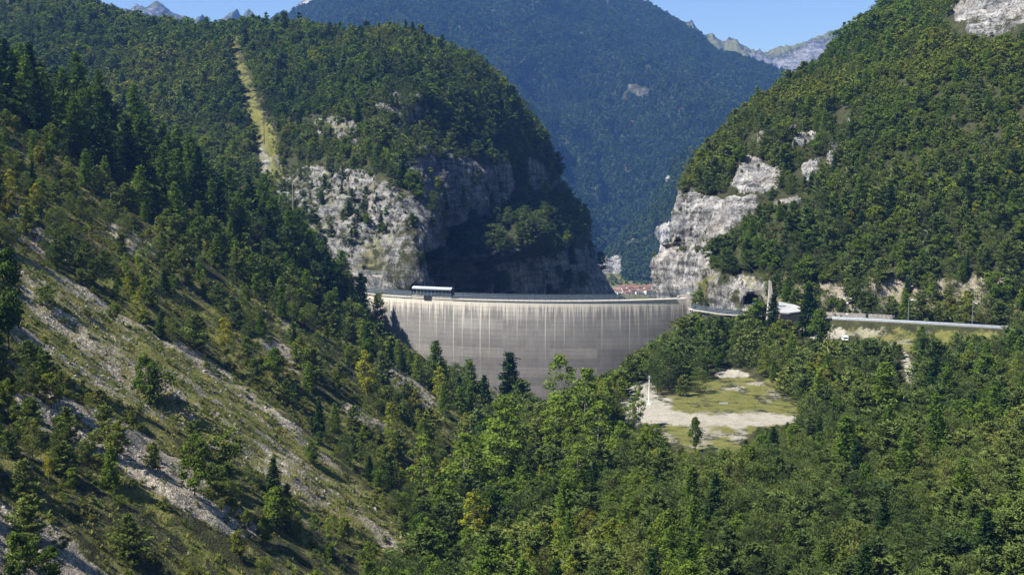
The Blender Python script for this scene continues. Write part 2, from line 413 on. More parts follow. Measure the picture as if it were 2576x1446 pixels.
def soft(U, V, polys, jit=None):
    o = np.zeros(U.shape)
    for q in polys:
        acc = 0
        for dx, dy in ((0, 0), (7, 3), (-7, -3), (3, -7), (-3, 7), (0, 11), (11, -2), (-11, 2)): acc = acc + inpoly(U + dx, V + dy, q)
        o = np.maximum(o, acc / 8.0)
    return o

# ---- ground (the left slope, the valley floor and the benches)
ctrl = np.array([
 (-60,250,-104),(-30,250,-98),(0,250,-92),(50,250,-87),(110,250,-85),(200,250,-78),(330,250,-66),
 (-60,190,-100),(0,190,-90),(60,190,-84),(140,190,-78),(330,190,-60),(0,140,-96),(150,140,-90),(-150,140,-100),
 (-30,320,-106),(0,320,-97),(50,320,-89),(120,320,-84),(220,320,-73),(330,320,-62),
 (-25,400,-110),(2,400,-98),(22,400,-91),(40,395,-88),(80,385,-87),(110,400,-87),(140,400,-84),(175,400,-78),(230,400,-68),(330,400,-58),
 (-14,440,-110),(14,440,-95),(37,440,-87.5),(75,440,-87),(112,440,-87),(140,440,-82),(165,440,-77),(200,450,-73),(240,450,-67),(330,450,-60),
 (0,480,-110),(36,478,-89),(60,482,-87),(90,482,-86.5),(112,478,-85),(150,480,-77),(190,478,-73),
 (60,500,-84),(92,500,-80),(118,505,-77),(150,502,-75),
 (92,520,-76.5),(120,520,-75.5),(140,522,-71),(165,515,-69),(205,490,-67.6),(262,462,-66),(330,440,-64),
 (2,520,-116),(40,520,-100),(65,525,-88),(85,530,-78),(105,540,-77.5),(128,545,-70.5),(160,540,-67),(240,520,-66),(330,500,-62),
 (10,560,-122),(37,550,-104),(51,548,-94),(63,562,-86),(84,590,-75),(95,600,-76.5),(112,575,-77),(150,600,-72),(250,600,-70),(330,600,-70),
 (0,610,-132),(50,620,-120),(90,640,-90),(200,680,-80),(330,680,-80),(0,690,-140),(-60,690,-130)], float)
def rbf_fit(c):
    d = np.linalg.norm(c[:, None, :2] - c[None, :, :2], axis=-1)
    A = np.zeros((len(c) + 3,) * 2); A[:-3, :-3] = d + np.eye(len(c)) * 1.5
    A[:-3, -3:] = np.c_[np.ones(len(c)), c[:, :2]]; A[-3:, :-3] = A[:-3, -3:].T
    return np.linalg.solve(A, np.r_[c[:, 2], 0, 0, 0])
RW = rbf_fit(ctrl)
ROAD = [(1880, 797, 548), (2000, 799, 534), (2100, 803, 522), (2300, 813, 506), (2520, 826, 490), (2750, 840, 475), (2980, 853, 462)]
road_c = np.array([P(*q) for q in ROAD]); road_c = catmull(road_c, 90); road_c[:, 1] += 3.2
CLEAR_POLY = [(1535, 1050), (1565, 985), (1610, 960), (1680, 975), (1790, 950), (1920, 955), (1990, 1000), (2010, 1040), (2080, 1050), (2075, 1062), (1900, 1078), (1880, 1110), (1840, 1150), (1700, 1130), (1640, 1100), (1590, 1085)]
def left_plane(x, y): return -121 - .71 * x
def H(x, y, detail=True):
    x = np.asarray(x, float); y = np.asarray(y, float); q = np.stack([x, y, np.zeros_like(x)], -1)
    s = RW[-3] + RW[-2] * x + RW[-1] * y
    for (cx, cy, _), w in zip(ctrl, RW[:-3]): s = s + w * np.hypot(x - cx, y - cy)
    zf = s + .5 * fbm(q, .05, 3, seed=3) * sstep(470, 300, y)
    # the left slope: strike along y, ribs running down the fall line
    along = np.stack([x * .012, y * .045, np.zeros_like(x)], -1)
    zl = left_plane(x, y) + 3.2 * fbm(along, 1.0, 3, seed=5) + 1.6 * fbm(q, .06, 3, seed=8)
    zl = zl - 14.0 * sstep(490, 575, y) * sstep(-112, -72, x)
    upper = sstep(380, 470, y + x * .35)
    zl = zl + upper * 3.0 * fbm(q, .035, 3, seed=21)
    yb = np.where(x < -78, 572 + (x + 174) * .47, 640); yb = np.maximum(yb, 500)
    zl = zl - np.where(y > yb, (y - yb) * .55, 0)
    zl = np.minimum(zl, 120)
    k = 3.0
    z = np.logaddexp(zl / k, zf / k) * k
    # road bench
    d = np.full(x.shape, 1e9); zr = np.zeros(x.shape)
    for c in road_c:
        e = np.hypot(x - c[0], y - c[1]); zr = np.where(e < d, c[2], zr); d = np.minimum(d, e)
    w = sstep(8.5, 4.6, d); z = z * (1 - w) + (zr - .15) * w
    # the hillside under the viewer
    z = np.maximum(z, np.minimum(-2.2, -2.2 - .8 * y - .08 * np.abs(x)))
    return z
xs = np.linspace(-360, 340, 470); ys = np.concatenate([np.linspace(-30, 170, 40)[:-1], np.linspace(170, 700, 380)])
X, Y = np.meshgrid(xs, ys, indexing='ij')
Z = H(X, Y)
GR = Sheet('valley_ground', np.stack([X, Y, Z], -1))
gp = GR.G; U, V, _ = proj(gp)
isleft = sstep(-2, 4, left_plane(X, Y) - (Z - 4)) * (left_plane(X, Y) > -112)
SCREE = [(-40, 620), (60, 650), (150, 690), (330, 815), (450, 880), (560, 935), (680, 1040), (800, 1140), (930, 1260), (1010, 1330), (1040, 1390), (900, 1330), (760, 1260), (640, 1180), (500, 1100), (380, 1040), (300, 1010), (180, 960), (60, 900), (-40, 850)]
TALUS = [[(-60, 1240), (60, 1290), (140, 1330), (200, 1400), (330, 1500), (-60, 1500)], [(30, 990), (180, 1010), (330, 1080), (480, 1180), (560, 1260), (640, 1330), (600, 1350), (470, 1290), (330, 1190), (200, 1120), (40, 1040)],
         [(420, 850), (480, 880), (600, 970), (760, 1090), (740, 1110), (600, 1010), (500, 930), (420, 880)], [(960, 900), (1030, 950), (1120, 1030), (1100, 1040), (1010, 980), (950, 930)], [(680, 860), (720, 880), (780, 930), (760, 940), (700, 900)], [(860, 1010), (900, 1030), (1000, 1090), (960, 1090), (880, 1050)],
         [(930, 1310), (1000, 1360), (1080, 1390), (1050, 1420), (950, 1370)], [(30, 540), (120, 600), (180, 650), (120, 650), (20, 600)], [(260, 560), (330, 590), (400, 640), (330, 640)]]
stripe = fbm(np.stack([X * .02, Y * .16 + X * .005, Z * 0], -1), 1.0, 4, seed=11)
stripe2 = fbm(np.stack([X * .05, Y * .5, Z * 0], -1), 1.0, 3, seed=12)
sc_poly = soft(U, V, [SCREE]); ta_poly = soft(U, V, TALUS)
GR.A['scree'] = np.clip(np.maximum(sc_poly * .95, ta_poly * 1.1), 0, 1) + isleft * .33 + isleft * .25 * stripe
GR.A['grass'] = np.clip(sc_poly * (.60 + .36 * stripe + .22 * stripe2) + isleft * (1 - sc_poly) * (1 - ta_poly) * (.50 + .40 * stripe2), 0, .95)
cl = soft(U, V, [CLEAR_POLY]) * (isleft < .5)
track = soft(U, V, [[(1520, 1050), (1570, 1000), (1640, 1010), (1720, 1040), (1860, 1050), (2080, 1045), (2080, 1058), (1900, 1072), (1800, 1070), (1660, 1062), (1580, 1065)], [(1560, 985), (1610, 958), (1640, 965), (1640, 1000), (1560, 1010)]])
dry = fbm(gp, .09, 4, seed=31); dry2 = fbm(gp * [1, .5, 1], .22, 3, seed=32)
GR.A['gravel'] = np.clip(cl * (.46 + .12 * dry) + track * .55, 0, 1)
GR.A['grass'] = np.where(cl > .3, np.clip(.56 - .14 * dry - .32 * dry2 + .1 * sstep(1010, 960, V) + .02 * sstep(1065, 1085, V) - .3 * sstep(1720, 1600, U) - track * .5, 0, .9), GR.A['grass'])
bench = soft(U, V, [[(1955, 818), (2010, 814), (2060, 828), (2110, 830), (2132, 832), (2130, 842), (2105, 858), (2040, 852), (1985, 838)]])
path = soft(U, V, [[(2258, 876), (2276, 878), (2286, 900), (2302, 930), (2300, 968), (2280, 966), (2274, 925), (2264, 900)], [(1792, 935), (1830, 928), (1890, 938), (1880, 952), (1800, 952)]])
GR.A['gravel'] = np.maximum(GR.A['gravel'], np.maximum(bench * .8, path * .9))
bank = soft(U, V, [[(2080, 818), (2300, 822), (2560, 838), (2560, 880), (2420, 880), (2330, 862), (2300, 900), (2260, 890), (2180, 860), (2100, 850)], [(1870, 850), (1915, 815), (1970, 830), (1990, 860), (1900, 880)], [(1840, 790), (1910, 800), (1900, 830), (1840, 840)]]) * (isleft < .5)
GR.A['grass'] = np.maximum(GR.A['grass'], bank * (.62 + .25 * dry) * (bench < .4) * (path < .4))
GR.A['gravel'] = np.maximum(GR.A['gravel'], bank * (.32 - .3 * dry))
rs = soft(U, V, [[(1715, 790), (1745, 778), (1790, 800), (1770, 850), (1720, 840), (1700, 830)], [(-40, 520), (20, 545), (50, 600), (60, 650), (-40, 640)], [(640, 850), (700, 870), (720, 910), (660, 900)], [(690, 790), (740, 800), (760, 850), (700, 840)]])
GR.A['rock'] = rs * .62
isl = (isleft > .5)
cr = GR.A['rock'] + ta_poly * .4
GR.G[..., 2] += (cr * 1.6 * ridged(gp, .12, 4, 4)) + isl * .5 * fbm(gp, .25, 3, seed=9) * (Y > 170)
GR.finish(TERR)
def ground_z(x, y):
    fx = (x - xs[0]) / (xs[1] - xs[0]); i = int(min(max(fx, 0), len(xs) - 2)); j = int(min(max(np.searchsorted(ys, y) - 1, 0), len(ys) - 2))
    f = fx - i; g = (y - ys[j]) / (ys[j + 1] - ys[j]); z = GR.G[..., 2]
    return float((z[i, j] * (1 - f) + z[i + 1, j] * f) * (1 - g) + (z[i, j + 1] * (1 - f) + z[i + 1, j + 1] * f) * g)

# ---- wooded massif behind the dam
def prof(us, vs, ds): return list(zip(us, vs, ds))
C_P = [
 prof([-500]*8, [560,480,390,300,210,120,50,-20], [700,750,820,900,980,1060,1140,1220]),
 prof([-200]*8, [560,480,390,300,210,130,60,-10], [700,750,820,900,980,1060,1140,1220]),
 prof([100]*8, [600,500,400,300,220,140,70,0], [700,750,820,900,970,1050,1130,1210]),
 prof([330]*8, [620,520,420,320,235,165,110,72], [700,740,810,890,970,1050,1110,1170]),
 prof([560]*8, [660,560,470,380,295,210,145,100], [690,725,775,840,905,985,1060,1130]),
 prof([740,730,720,712,690,655,625,600], [740,640,550,460,360,260,175,103], [660,680,715,765,840,930,1020,1110]),
 prof([830,825,815,805,795,785,770,755], [800,710,620,530,430,310,200,105], [648,660,680,715,770,860,975,1090]),
 prof([960,955,950,935,905,870,860,860], [820,740,660,560,450,340,220,110], [640,650,660,690,735,810,930,1065]),
 prof([1070,1062,1055,1040,1000,925,905,935], [820,740,650,570,480,370,290,117], [650,655,662,680,710,770,840,1055]),
 prof([1098,1093,1088,1083,1070,1035,1005,1010], [820,740,650,560,460,360,255,130], [745,757,768,782,806,838,888,1030]),
 prof([1190,1185,1180,1175,1165,1150,1130,1110], [820,740,650,560,460,370,280,168], [850,858,862,866,874,886,912,995]),
 prof([1330,1325,1315,1300,1285,1265,1245,1215], [820,740,650,560,460,380,305,214], [935,938,935,932,934,938,950,990]),
 prof([1470,1455,1430,1400,1370,1345,1315,1280], [820,740,650,560,470,405,340,262], [995,995,990,985,982,980,982,1000]),
 prof([1592,1545,1482,1434,1402,1370,1335,1300], [820,745,640,540,458,380,325,285], [1050,1050,1045,1040,1035,1030,1025,1025]),
 prof([1555,1500,1430,1385,1355,1322,1295,1270], [820,745,640,540,458,385,335,295], [1110,1110,1108,1106,1104,1102,1100,1100]),
 prof([1400,1350,1290,1250,1230,1200,1170,1140], [840,770,670,580,500,430,380,340], [1240,1240,1240,1240,1240,1240,1240,1240]),
]
for q in C_P:
    u, v, d = q[-1]; q.append((u, v + 2, d + 50)); q.append((u, v + 60, d + 180))
MS = Sheet('wooded_massif', lofted(C_P, 470, 300))
C_ROCK_L = [[(655, 425), (700, 412), (760, 440), (800, 425), (770, 520), (700, 510)], [(690, 440), (740, 405), (850, 400), (925, 430), (1000, 490), (1045, 570), (1060, 720), (1000, 740), (880, 740), (820, 640), (760, 560), (680, 480)], [(760, 310), (820, 290), (900, 310), (920, 390), (870, 380), (800, 345)], [(655, 300), (690, 295), (715, 420), (680, 430)]]
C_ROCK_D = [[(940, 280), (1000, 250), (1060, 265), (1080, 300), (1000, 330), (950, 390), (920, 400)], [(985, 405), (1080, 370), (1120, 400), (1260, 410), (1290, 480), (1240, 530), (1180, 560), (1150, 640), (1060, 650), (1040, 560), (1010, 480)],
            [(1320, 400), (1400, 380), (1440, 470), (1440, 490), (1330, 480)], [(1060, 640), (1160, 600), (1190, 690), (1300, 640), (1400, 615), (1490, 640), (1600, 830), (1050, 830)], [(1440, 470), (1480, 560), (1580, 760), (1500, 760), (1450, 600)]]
STRIP = [(568, 88), (592, 85), (604, 120), (634, 200), (662, 290), (680, 310), (710, 440), (655, 450), (636, 350), (608, 260), (596, 200), (577, 130)]
SHELF = [(1150, 655), (1180, 575), (1300, 520), (1440, 480), (1470, 620), (1400, 620), (1250, 655)]
RECESS = [(1066, 640), (1120, 585), (1180, 555), (1165, 610), (1150, 660), (1185, 700), (1200, 790), (1090, 790)]
TERRACE = [(880, 676), (1000, 676), (1005, 700), (880, 700)]
U, V, _ = proj(MS.G)
g0 = MS.G.copy(); nrm = MS.normals(); nrm = np.where(np.mean(np.sum(nrm * -g0, -1)) < 0, -nrm, nrm)
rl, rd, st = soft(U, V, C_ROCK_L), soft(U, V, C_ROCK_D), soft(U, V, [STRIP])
MS.A['rock'] = np.clip(rl * (.62 + .22 * fbm(g0, .05, 4, seed=41)) + rd * .9, 0, 1)
MS.A['grass'] = np.clip(st * np.where(V < 300, .62 + .3 * fbm(g0, .06, 3, seed=49), .55 - .0015 * (V - 300)) + rl * (.28 + .2 * fbm(g0, .04, 3, seed=42)), 0, 1)
MS.A['rock'] = np.maximum(MS.A['rock'], st * sstep(300, 360, V) * .62)
MS.A['scree'] = .15 + 0 * U; MS.A['shade_and_grey'] = np.clip(np.maximum(rd * (.62 + .75 * fbm(g0 * [1, 1, .5], .02, 3, seed=50)), rl * .38), 0, 1)  # the cliff's shade is put into its rock colour; slabs only greyed
strat = np.stack([g0[..., 0] * .5, g0[..., 1] * .5, g0[..., 2] * .8 + g0[..., 0] * .9], -1)
disp = 9 * fbm(g0 * [1, 1, .6], .0055, 2, seed=47) + 4.5 * fbm(g0, .012, 3, seed=43) + (rl + .3) * (2.2 * ridged(strat, .07, 4, 44)) + rd * (5.5 * ridged(g0 * [1, 1, .22], .040, 5, 45) + 2 * ridged(g0 * [.3, .3, 1], .03, 3, 48)) - soft(U, V, [RECESS]) * 32 + soft(U, V, [SHELF]) * (40 + 16 * fbm(g0, .03, 3, seed=63)) * sstep(470, 640, V) + .8 * fbm(g0, .1, 3, seed=46)
fade = 1 - .75 * sstep(.82, 1, np.linspace(0, 1, MS.m))[None, :]
edge = 1 - .8 * sstep(10.5 / 15, 12 / 15, np.linspace(0, 1, MS.n))[:, None]
MS.G += nrm * (disp * fade * edge)[..., None]
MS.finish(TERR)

# ---- hillside above the road
R_P = [
 prof([1648,1650,1652,1688,1697,1703,1712,1735,1800,1895,1985,2092,2165,2250,2330], [775,705,658,632,565,510,490,448,362,285,220,135,75,20,-40], [645,648,652,656,660,664,668,680,705,735,765,800,820,840,860]),
 prof([1703,1708,1722,1742,1764,1782,1806,1838,1898,1985,2085,2185,2260,2340,2420], [775,705,645,620,565,515,480,430,350,280,205,122,55,0,-60], [628,630,633,642,646,650,656,666,688,715,741,768,788,812,830]),
 prof([1800,1802,1815,1840,1865,1890,1920,1955,2010,2090,2190,2300,2390,2460,2530], [775,705,650,610,560,520,480,430,370,300,220,140,60,-20,-70], [585,592,602,610,615,622,630,641,656,676,696,716,736,760,780]),
 prof([1945,1945,1952,1965,1985,2010,2040,2085,2130,2200,2290,2380,2455,2520,2590], [790,735,685,640,590,540,495,435,370,295,215,135,60,-20,-70], [552,560,570,580,590,599,607,620,634,654,674,695,715,738,758]),
 prof([2080,2085,2090,2100,2120,2140,2170,2210,2260,2320,2390,2460,2520,2580,2650], [808,770,720,670,610,555,500,440,370,290,210,130,60,-20,-70], [534,537,545,554,565,575,585,599,614,634,654,677,697,722,742]),
 prof([2500,2505,2510,2520,2530,2545,2560,2580,2600,2630,2660,2690,2720,2750,2790], [832,780,725,668,610,550,490,425,355,275,195,115,45,-30,-80], [502,510,518,528,538,550,561,575,591,611,631,653,673,693,713]),
 prof([2950,2955,2960,2970,2980,2995,3010,3030,3050,3080,3110,3140,3170,3200,3240], [856,800,740,680,620,560,495,430,360,280,200,120,50,-30,-80], [473,482,490,500,510,522,533,547,563,583,603,625,645,665,685]),
]
b1 = [(u + 55, v + 8, d + 60) for u, v, d in R_P[0]]; b2 = [(u + 150, v + 40, d + 190) for u, v, d in R_P[0]]
R_P = [b2, b1] + R_P
for q in R_P:
    u, v, d = q[-1]; q.append((u + 20, v - 10, d + 70)); q.append((u + 20, v + 60, d + 220))
HS = Sheet('road_hillside', lofted(R_P, 430, 380))
R_ROCK = [[(1630, 800), (1640, 650), (1688, 615), (1790, 628), (1805, 650), (1800, 690), (1765, 705), (1765, 800)], [(1680, 622), (1690, 520), (1700, 475), (1745, 470), (1790, 500), (1925, 510), (1905, 548), (1850, 600), (1795, 632)],
          [(1830, 470), (1870, 400), (1905, 395), (1965, 430), (1975, 480), (1940, 505), (1850, 495)], [(1962, 320), (1990, 303), (2012, 340), (2055, 328), (2045, 365), (1985, 385)], [(2385, 40), (2405, 0), (2430, -60), (2700, -60), (2640, 70), (2575, 104), (2450, 108), (2405, 66)],
          [(2015, 425), (2055, 398), (2072, 435), (2045, 468), (2020, 460)], [(1905, 345), (1935, 338), (1930, 372), (1908, 378)], [(2130, 300), (2150, 292), (2155, 325), (2136, 328)], [(1930, 532), (1960, 510), (2028, 503), (2024, 530)], [(2070, 370), (2105, 360), (2115, 420), (2085, 425)]]
KNOB = [(1758, 800), (1766, 712), (1800, 690), (1860, 696), (1932, 706), (1936, 800)]
R_SCREE = [[(2312, 500), (2326, 500), (2334, 545), (2330, 620), (2345, 660), (2315, 650), (2305, 600)], [(2215, 780), (2240, 700), (2262, 690), (2250, 750), (2240, 800)], [(2300, 800), (2345, 765), (2390, 775), (2400, 810), (2300, 815)], [(2405, 560), (2440, 570), (2430, 610)], [(2150, 740), (2195, 690), (2210, 700), (2170, 770)]]
U, V, _ = proj(HS.G); g0 = HS.G.copy(); nrm = HS.normals(); nrm = np.where(np.mean(np.sum(nrm * -g0, -1)) < 0, -nrm, nrm)
rr, kn, rs = soft(U, V, R_ROCK), soft(U, V, [KNOB]), soft(U, V, R_SCREE)
low = sstep(640, 740, V) * (U > 1930)
HS.A['rock'] = np.clip(rr * np.where(U > 2300, .56 + .5 * fbm(g0, .05, 3, seed=51), .80 + .3 * fbm(g0, .05, 3, seed=51)) + kn * (.5 + .25 * fbm(g0, .09, 3, seed=52)), 0, 1)
HS.A['grass'] = np.clip(kn * (.26 + .3 * fbm(g0, .12, 3, seed=53)) + low * (.40 + .2 * fbm(g0, .07, 3, seed=54)) + rr * .22 + sstep(790, 810, V) * .3 * (U > 2000), 0, 1)
HS.A['scree'] = np.clip(.2 + low * (.38 + .2 * fbm(g0, .05, 3, seed=55)), 0, 1)
HS.A['shade_and_grey'] = soft(U, V, [R_ROCK[1]]) * .16 + soft(U, V, [R_ROCK[4]]) * .1
HS.A['gravel'] = np.clip(rs * (.62 + .2 * fbm(g0, .2, 2, seed=58)), 0, 1)
crag = rr * (2.6 * ridged(g0 * [1, 1, .28], .075, 4, 56) + 1.3 * ridged(g0 * [.3, .3, 1.2], .06, 3, 62) + .35 * ridged(g0, .25, 3, 57)) + kn * 1.2 * ridged(g0, .12, 3, 59)
# a road ledge and an overhang band cut into the cliff
led = rr * np.exp(-((V - 622) / 7.0) ** 2) * (U > 1680) * (U < 1810)
disp = 2.6 * fbm(g0, .016, 3, seed=60) + crag + led * 4.5 + .5 * fbm(g0, .12, 3, seed=61)
basef = sstep(0, .06, np.linspace(0, 1, HS.m))[None, :]
HS.G += nrm * (disp * basef)[..., None]
HS.finish(TERR)

# ---- far mountain, lower spur, distant peaks
F_TOP = [(250, 260, 4300), (480, 190, 4250), (650, 110, 4200), (690, 72, 4150), (735, 46, 4120), (785, 6, 4100), (850, -45, 4100), (1000, -110, 4100), (1300, -120, 4050), (1500, -50, 4000), (1575, 2, 3950), (1640, 25, 3900), (1700, 64, 3850), (1760, 98, 3800), (1800, 142, 3750), (1850, 152, 3700), (1900, 168, 3650), (1975, 198, 3600), (2060, 262, 3550), (2200, 380, 3500)]
F_P = []
for u, v, d in F_TOP:
    d *= 1.15
    b = (2800 + 90 * math.sin(u * .004)); q = []
    ub = 1150 + (u - 1200) * .8
    for k in range(9):
        s = k / 8; q.append((ub + (u - ub) * s, 790 + (v - 790) * s, b + (d - b) * s ** 1.25))
    q += [(u, v + 12, d + 250), (u, v + 120, d + 800)]; F_P.append(q)
FM = Sheet('far_mountain', lofted(F_P, 330, 260))
g0 = FM.G.copy(); nrm = FM.normals(); nrm = np.where(np.mean(np.sum(nrm * -g0, -1)) < 0, -nrm, nrm)
U, V, _ = proj(g0)
sl = np.stack([g0[..., 0] + g0[..., 2] * .55, g0[..., 1] * .3, g0[..., 2] * .25], -1)
gull = 105 * ridged(sl, .0017, 4, 71) + 34 * ridged(sl * [1, 1, .5], .005, 3, 76) + 26 * fbm(g0, .006, 3, seed=72) + 12 * fbm(g0, .02, 3, seed=73)
w = np.sin(np.pi * np.clip(np.linspace(0, 1, FM.m) * 1.25, 0, 1))[None, :]
FM.G += nrm * (gull * (.15 + w))[..., None]
rn = fbm(g0 * [1, 1, .5], .012, 4, seed=74); 
FM.A['rock'] = np.clip(soft(U, V, [[(670, 95), (735, 35), (790, -10), (830, 10), (720, 70)]]) * .62 + sstep(.8, 1.2, rn) * .45 * (U > 1250), 0, 1)
FM.A['grass'] = np.clip(sstep(.55, .9, fbm(g0, .006, 3, seed=75)) * .6 * (V > 560) * .8 + soft(U, V, [[(1470, 560), (1500, 566), (1490, 582), (1466, 576)], [(1600, 585), (1680, 570), (1690, 590), (1610, 605)]]), 0, 1)
FM.finish(TERRF)
S_P = []
SQ = 1.62
for v, us, uc in ((400, 1745, 1900), (425, 1722, 1880), (470, 1690, 1850), (540, 1648, 1820), (600, 1598, 1800), (640, 1558, 1790), (660, 1535, 1780), (682, 1520, 1770), (698, 1517, 1765), (708, 1520, 1760), (717, 1524, 1760)):
    v -= 8
    SQ = 1.62 * (1 + .03 * (v > 700) + .03 * (v > 710))
    S_P.append([(uc + 150, v - 6, 1300 * SQ), (uc, v + 5, 1360 * SQ), (uc - (uc - us) * .35, v, 1430 * SQ), (uc - (uc - us) * .7, v, 1520 * SQ), (us + 6, v, 1620 * SQ), (us, v, 1660 * SQ), (us + 12, v + 4, 1730 * SQ), (us + 80, v + 10, 1900 * SQ)])
SP = Sheet('gorge_spur', lofted(S_P, 170, 170))
g0 = SP.G.copy(); nrm = SP.normals(); nrm = np.where(np.mean(np.sum(nrm * -g0, -1)) < 0, -nrm, nrm); U, V, _ = proj(g0)
SP.A['rock'] = np.clip(.24 + .46 * fbm(g0 * [1, 1, .6], .016, 4, seed=81) + soft(U, V, [[(1510, 730), (1515, 690), (1545, 640), (1560, 650), (1535, 730)], [(1650, 580), (1690, 560), (1690, 660), (1660, 640)], [(1680, 440), (1710, 470), (1690, 490)]]) * .6, 0, 1)
SP.A['grass'] = .2 + 0 * U
SP.G += nrm * ((1 - .8 * sstep(.82, 1, np.linspace(0, 1, SP.n)))[:, None] * np.ones((1, SP.m)))[..., None] * (14 * ridged(g0 * [1, 1, .5], .012, 4, 82) + 5 * fbm(g0, .04, 3, seed=83))[..., None]
SP.finish(TERRF)
def ridge_sheet(name, pts, D, depth, seed, rough):
    a = catmull(np.array([P(u, v, D) for u, v in pts]), 260)
    q = np.linspace(0, 1, 60); G = np.zeros((260, 62, 3))
    for k, s in enumerate(q):
        G[:, k] = a; G[:, k, 2] = a[:, 2] * (s ** .8) + (1 - s ** .8) * -280; G[:, k, 1] = a[:, 1] - (1 - s) * depth
    G[:, 60] = a + [0, 300, -60]; G[:, 61] = a + [0, 1200, -900]
    sh = Sheet(name, G); b = sh.G.copy(); e = np.r_[np.linspace(.6, 1, 60), .5, 0]
    sh.G[..., 2] += rough * ridged(b * [1, .6, .7], .0055, 5, seed) * e
    sh.G[..., 1] += 1.3 * rough * ridged(b * [1, .6, .3], .003, 5, seed + 1) * e
    n = fbm(b * [1, 1, .5], .004, 4, seed=seed + 2); t = (b[..., 2] - b[..., 2].min()) / np.ptp(b[..., 2])
    sh.A['shade_and_grey'] = .4 + 0 * n; sh.A['rock'] = np.clip(.18 + .5 * n + .22 * sstep(.5, .9, t), 0, 1); sh.A['grass'] = np.clip(.45 - .4 * n, 0, 1)
    sh.finish(TERRF)
ridge_sheet('distant_peaks', [(150, 80), (250, 50), (300, 28), (345, 20), (390, 26), (425, 44), (470, 54), (500, 42), (520, 56), (555, 66), (575, 54), (592, 46), (604, 58), (622, 46), (638, 62), (655, 100), (700, 150), (760, 220)], 6400, 1400, 91, 36)
ridge_sheet('distant_ridge', [(1700, 60), (1770, 88), (1800, 96), (1820, 110), (1840, 102), (1870, 124), (1905, 134), (1950, 142), (1990, 134), (2050, 110), (2110, 100), (2170, 84), (2260, 90), (2400, 120)], 6200, 1500, 95, 34)

# valley floor and base ground out to the horizon
vf = MB(); vf.add([(-16000, -800, -300), (16000, -800, -300), (16000, 16000, -300), (-16000, 16000, -300)], [(0, 1, 2, 3)])
tf = NT('valley_floor_ground'); pp = tf.pos(); nf = tf.noise(pp, .01, 5)
tag(vf.build('ground', tf.out(tf.bsdf(tf.ramp(nf, [(.35, (.05, .07, .02)), (.6, (.10, .12, .04)), (.75, (.2, .19, .15))]), .95))), kind='structure')

# ------------------------------------------------------------------ planting
CLEARG = np.zeros((290, 520))                       # what must stay in sight: its distance on a 5 px grid
gu, gv = np.meshgrid(np.arange(520) * 5 + 2.5 - 12, np.arange(290) * 5 + 2.5)
def keep(poly, D):
    m = inpoly(gu, gv, poly); CLEARG[m] = np.maximum(CLEARG[m], D)
DAMVIS = [(900, 735), (1735, 742), (1735, 775), (1690, 820), (1650, 855), (1590, 885), (1545, 925), (1480, 955), (1420, 985), (1370, 1005), (1310, 975), (1240, 955), (1180, 930), (1120, 905), (1050, 880), (1010, 855), (960, 810), (925, 770)]
keep(DAMVIS, 618)
keep([(1565, 985), (1610, 962), (1660, 990), (1800, 985), (1830, 962), (1930, 965), (1990, 1010), (2010, 1040), (1960, 1062), (1850, 1068), (1700, 1062), (1570, 1060), (1545, 1052)], 395)
keep([(1640, 1060), (1900, 1060), (1890, 1080), (1840, 1120), (1690, 1110)], 375)
keep([(2000, 806), (2110, 800), (2520, 818), (2520, 834), (2300, 836), (2300, 858), (2130, 842), (2110, 848), (2040, 846), (1990, 835)], 513)
keep([(2050, 796), (2300, 800), (2300, 822), (2050, 815)], 514)
keep([(2262, 872), (2290, 890), (2306, 930), (2302, 962), (2280, 960), (2262, 900)], 452)
keep([(1952, 756), (2014, 760), (2014, 800), (1950, 800)], 526)
keep([(1738, 745), (1905, 735), (1905, 760), (1850, 796), (1738, 784)], 588)
keep([(1920, 700), (1945, 700), (1948, 770), (1925, 770)], 525)
keep([(895, 672), (1000, 672), (1040, 725), (1140, 715), (1140, 750), (900, 738)], 640)
keep([(1760, 968), (2000, 968), (2000, 1000), (1760, 1000)], 430)
keep([(1790, 935), (1885, 935), (1885, 952), (1790, 952)], 470)
for q_, d_ in zip(R_ROCK, (646, 650, 652, 662, 735, 632, 690, 690, 612, 630)): keep([(a_ - 28, b_ - 24) for a_, b_ in q_], d_)
keep([(592, 100), (602, 130), (634, 200), (658, 290), (680, 350), (695, 415), (678, 425), (652, 350), (628, 260), (606, 200), (586, 130)], 1040)
keep([(880, 480), (1000, 500), (1045, 580), (1055, 700), (1000, 720), (900, 640)], 668)
keep([(20, 690), (150, 730), (330, 850), (540, 970), (700, 1090), (880, 1240), (840, 1250), (700, 1170), (520, 1070), (380, 1000), (220, 930), (60, 840)], 300)
TR = []     # kind, pos, h, w, rot, tint, hero label
def place(kind, p, h, w=1.0, rot=None, tint=None, hero=None, lean=None):
    TR.append(dict(kind=kind, p=p, h=h, w=w, rot=random.uniform(0, 6.28) if rot is None else rot, tint=min(1, max(0, random.gauss(.5, .22))) if tint is None else tint, hero=hero))
WREL = {'pine': .52, 'larch': .30, 'spruce': .28, 'broadleaf': .55, 'birch': .36, 'shrub': .95}
def blocked(kind, p, h):
    q = np.array([[p[0], p[1], p[2] + h], [p[0], p[1], p[2] + h * .1]]); u, v, d = proj(q)
    hw = h * WREL[kind] * .5 * FPX / d[0]
    i0, i1 = int((v[0]) // 5), int((v[1]) // 5) + 1; j0, j1 = int((u[0] - hw + 12) // 5), int((u[0] + hw + 12) // 5) + 1
    i0, i1 = max(0, i0), min(290, i1); j0, j1 = max(0, j0), min(520, j1)
    if i0 >= i1 or j0 >= j1: return False
    s = CLEARG[i0:i1, j0:j1] > p[1]
    return s.mean() > .035
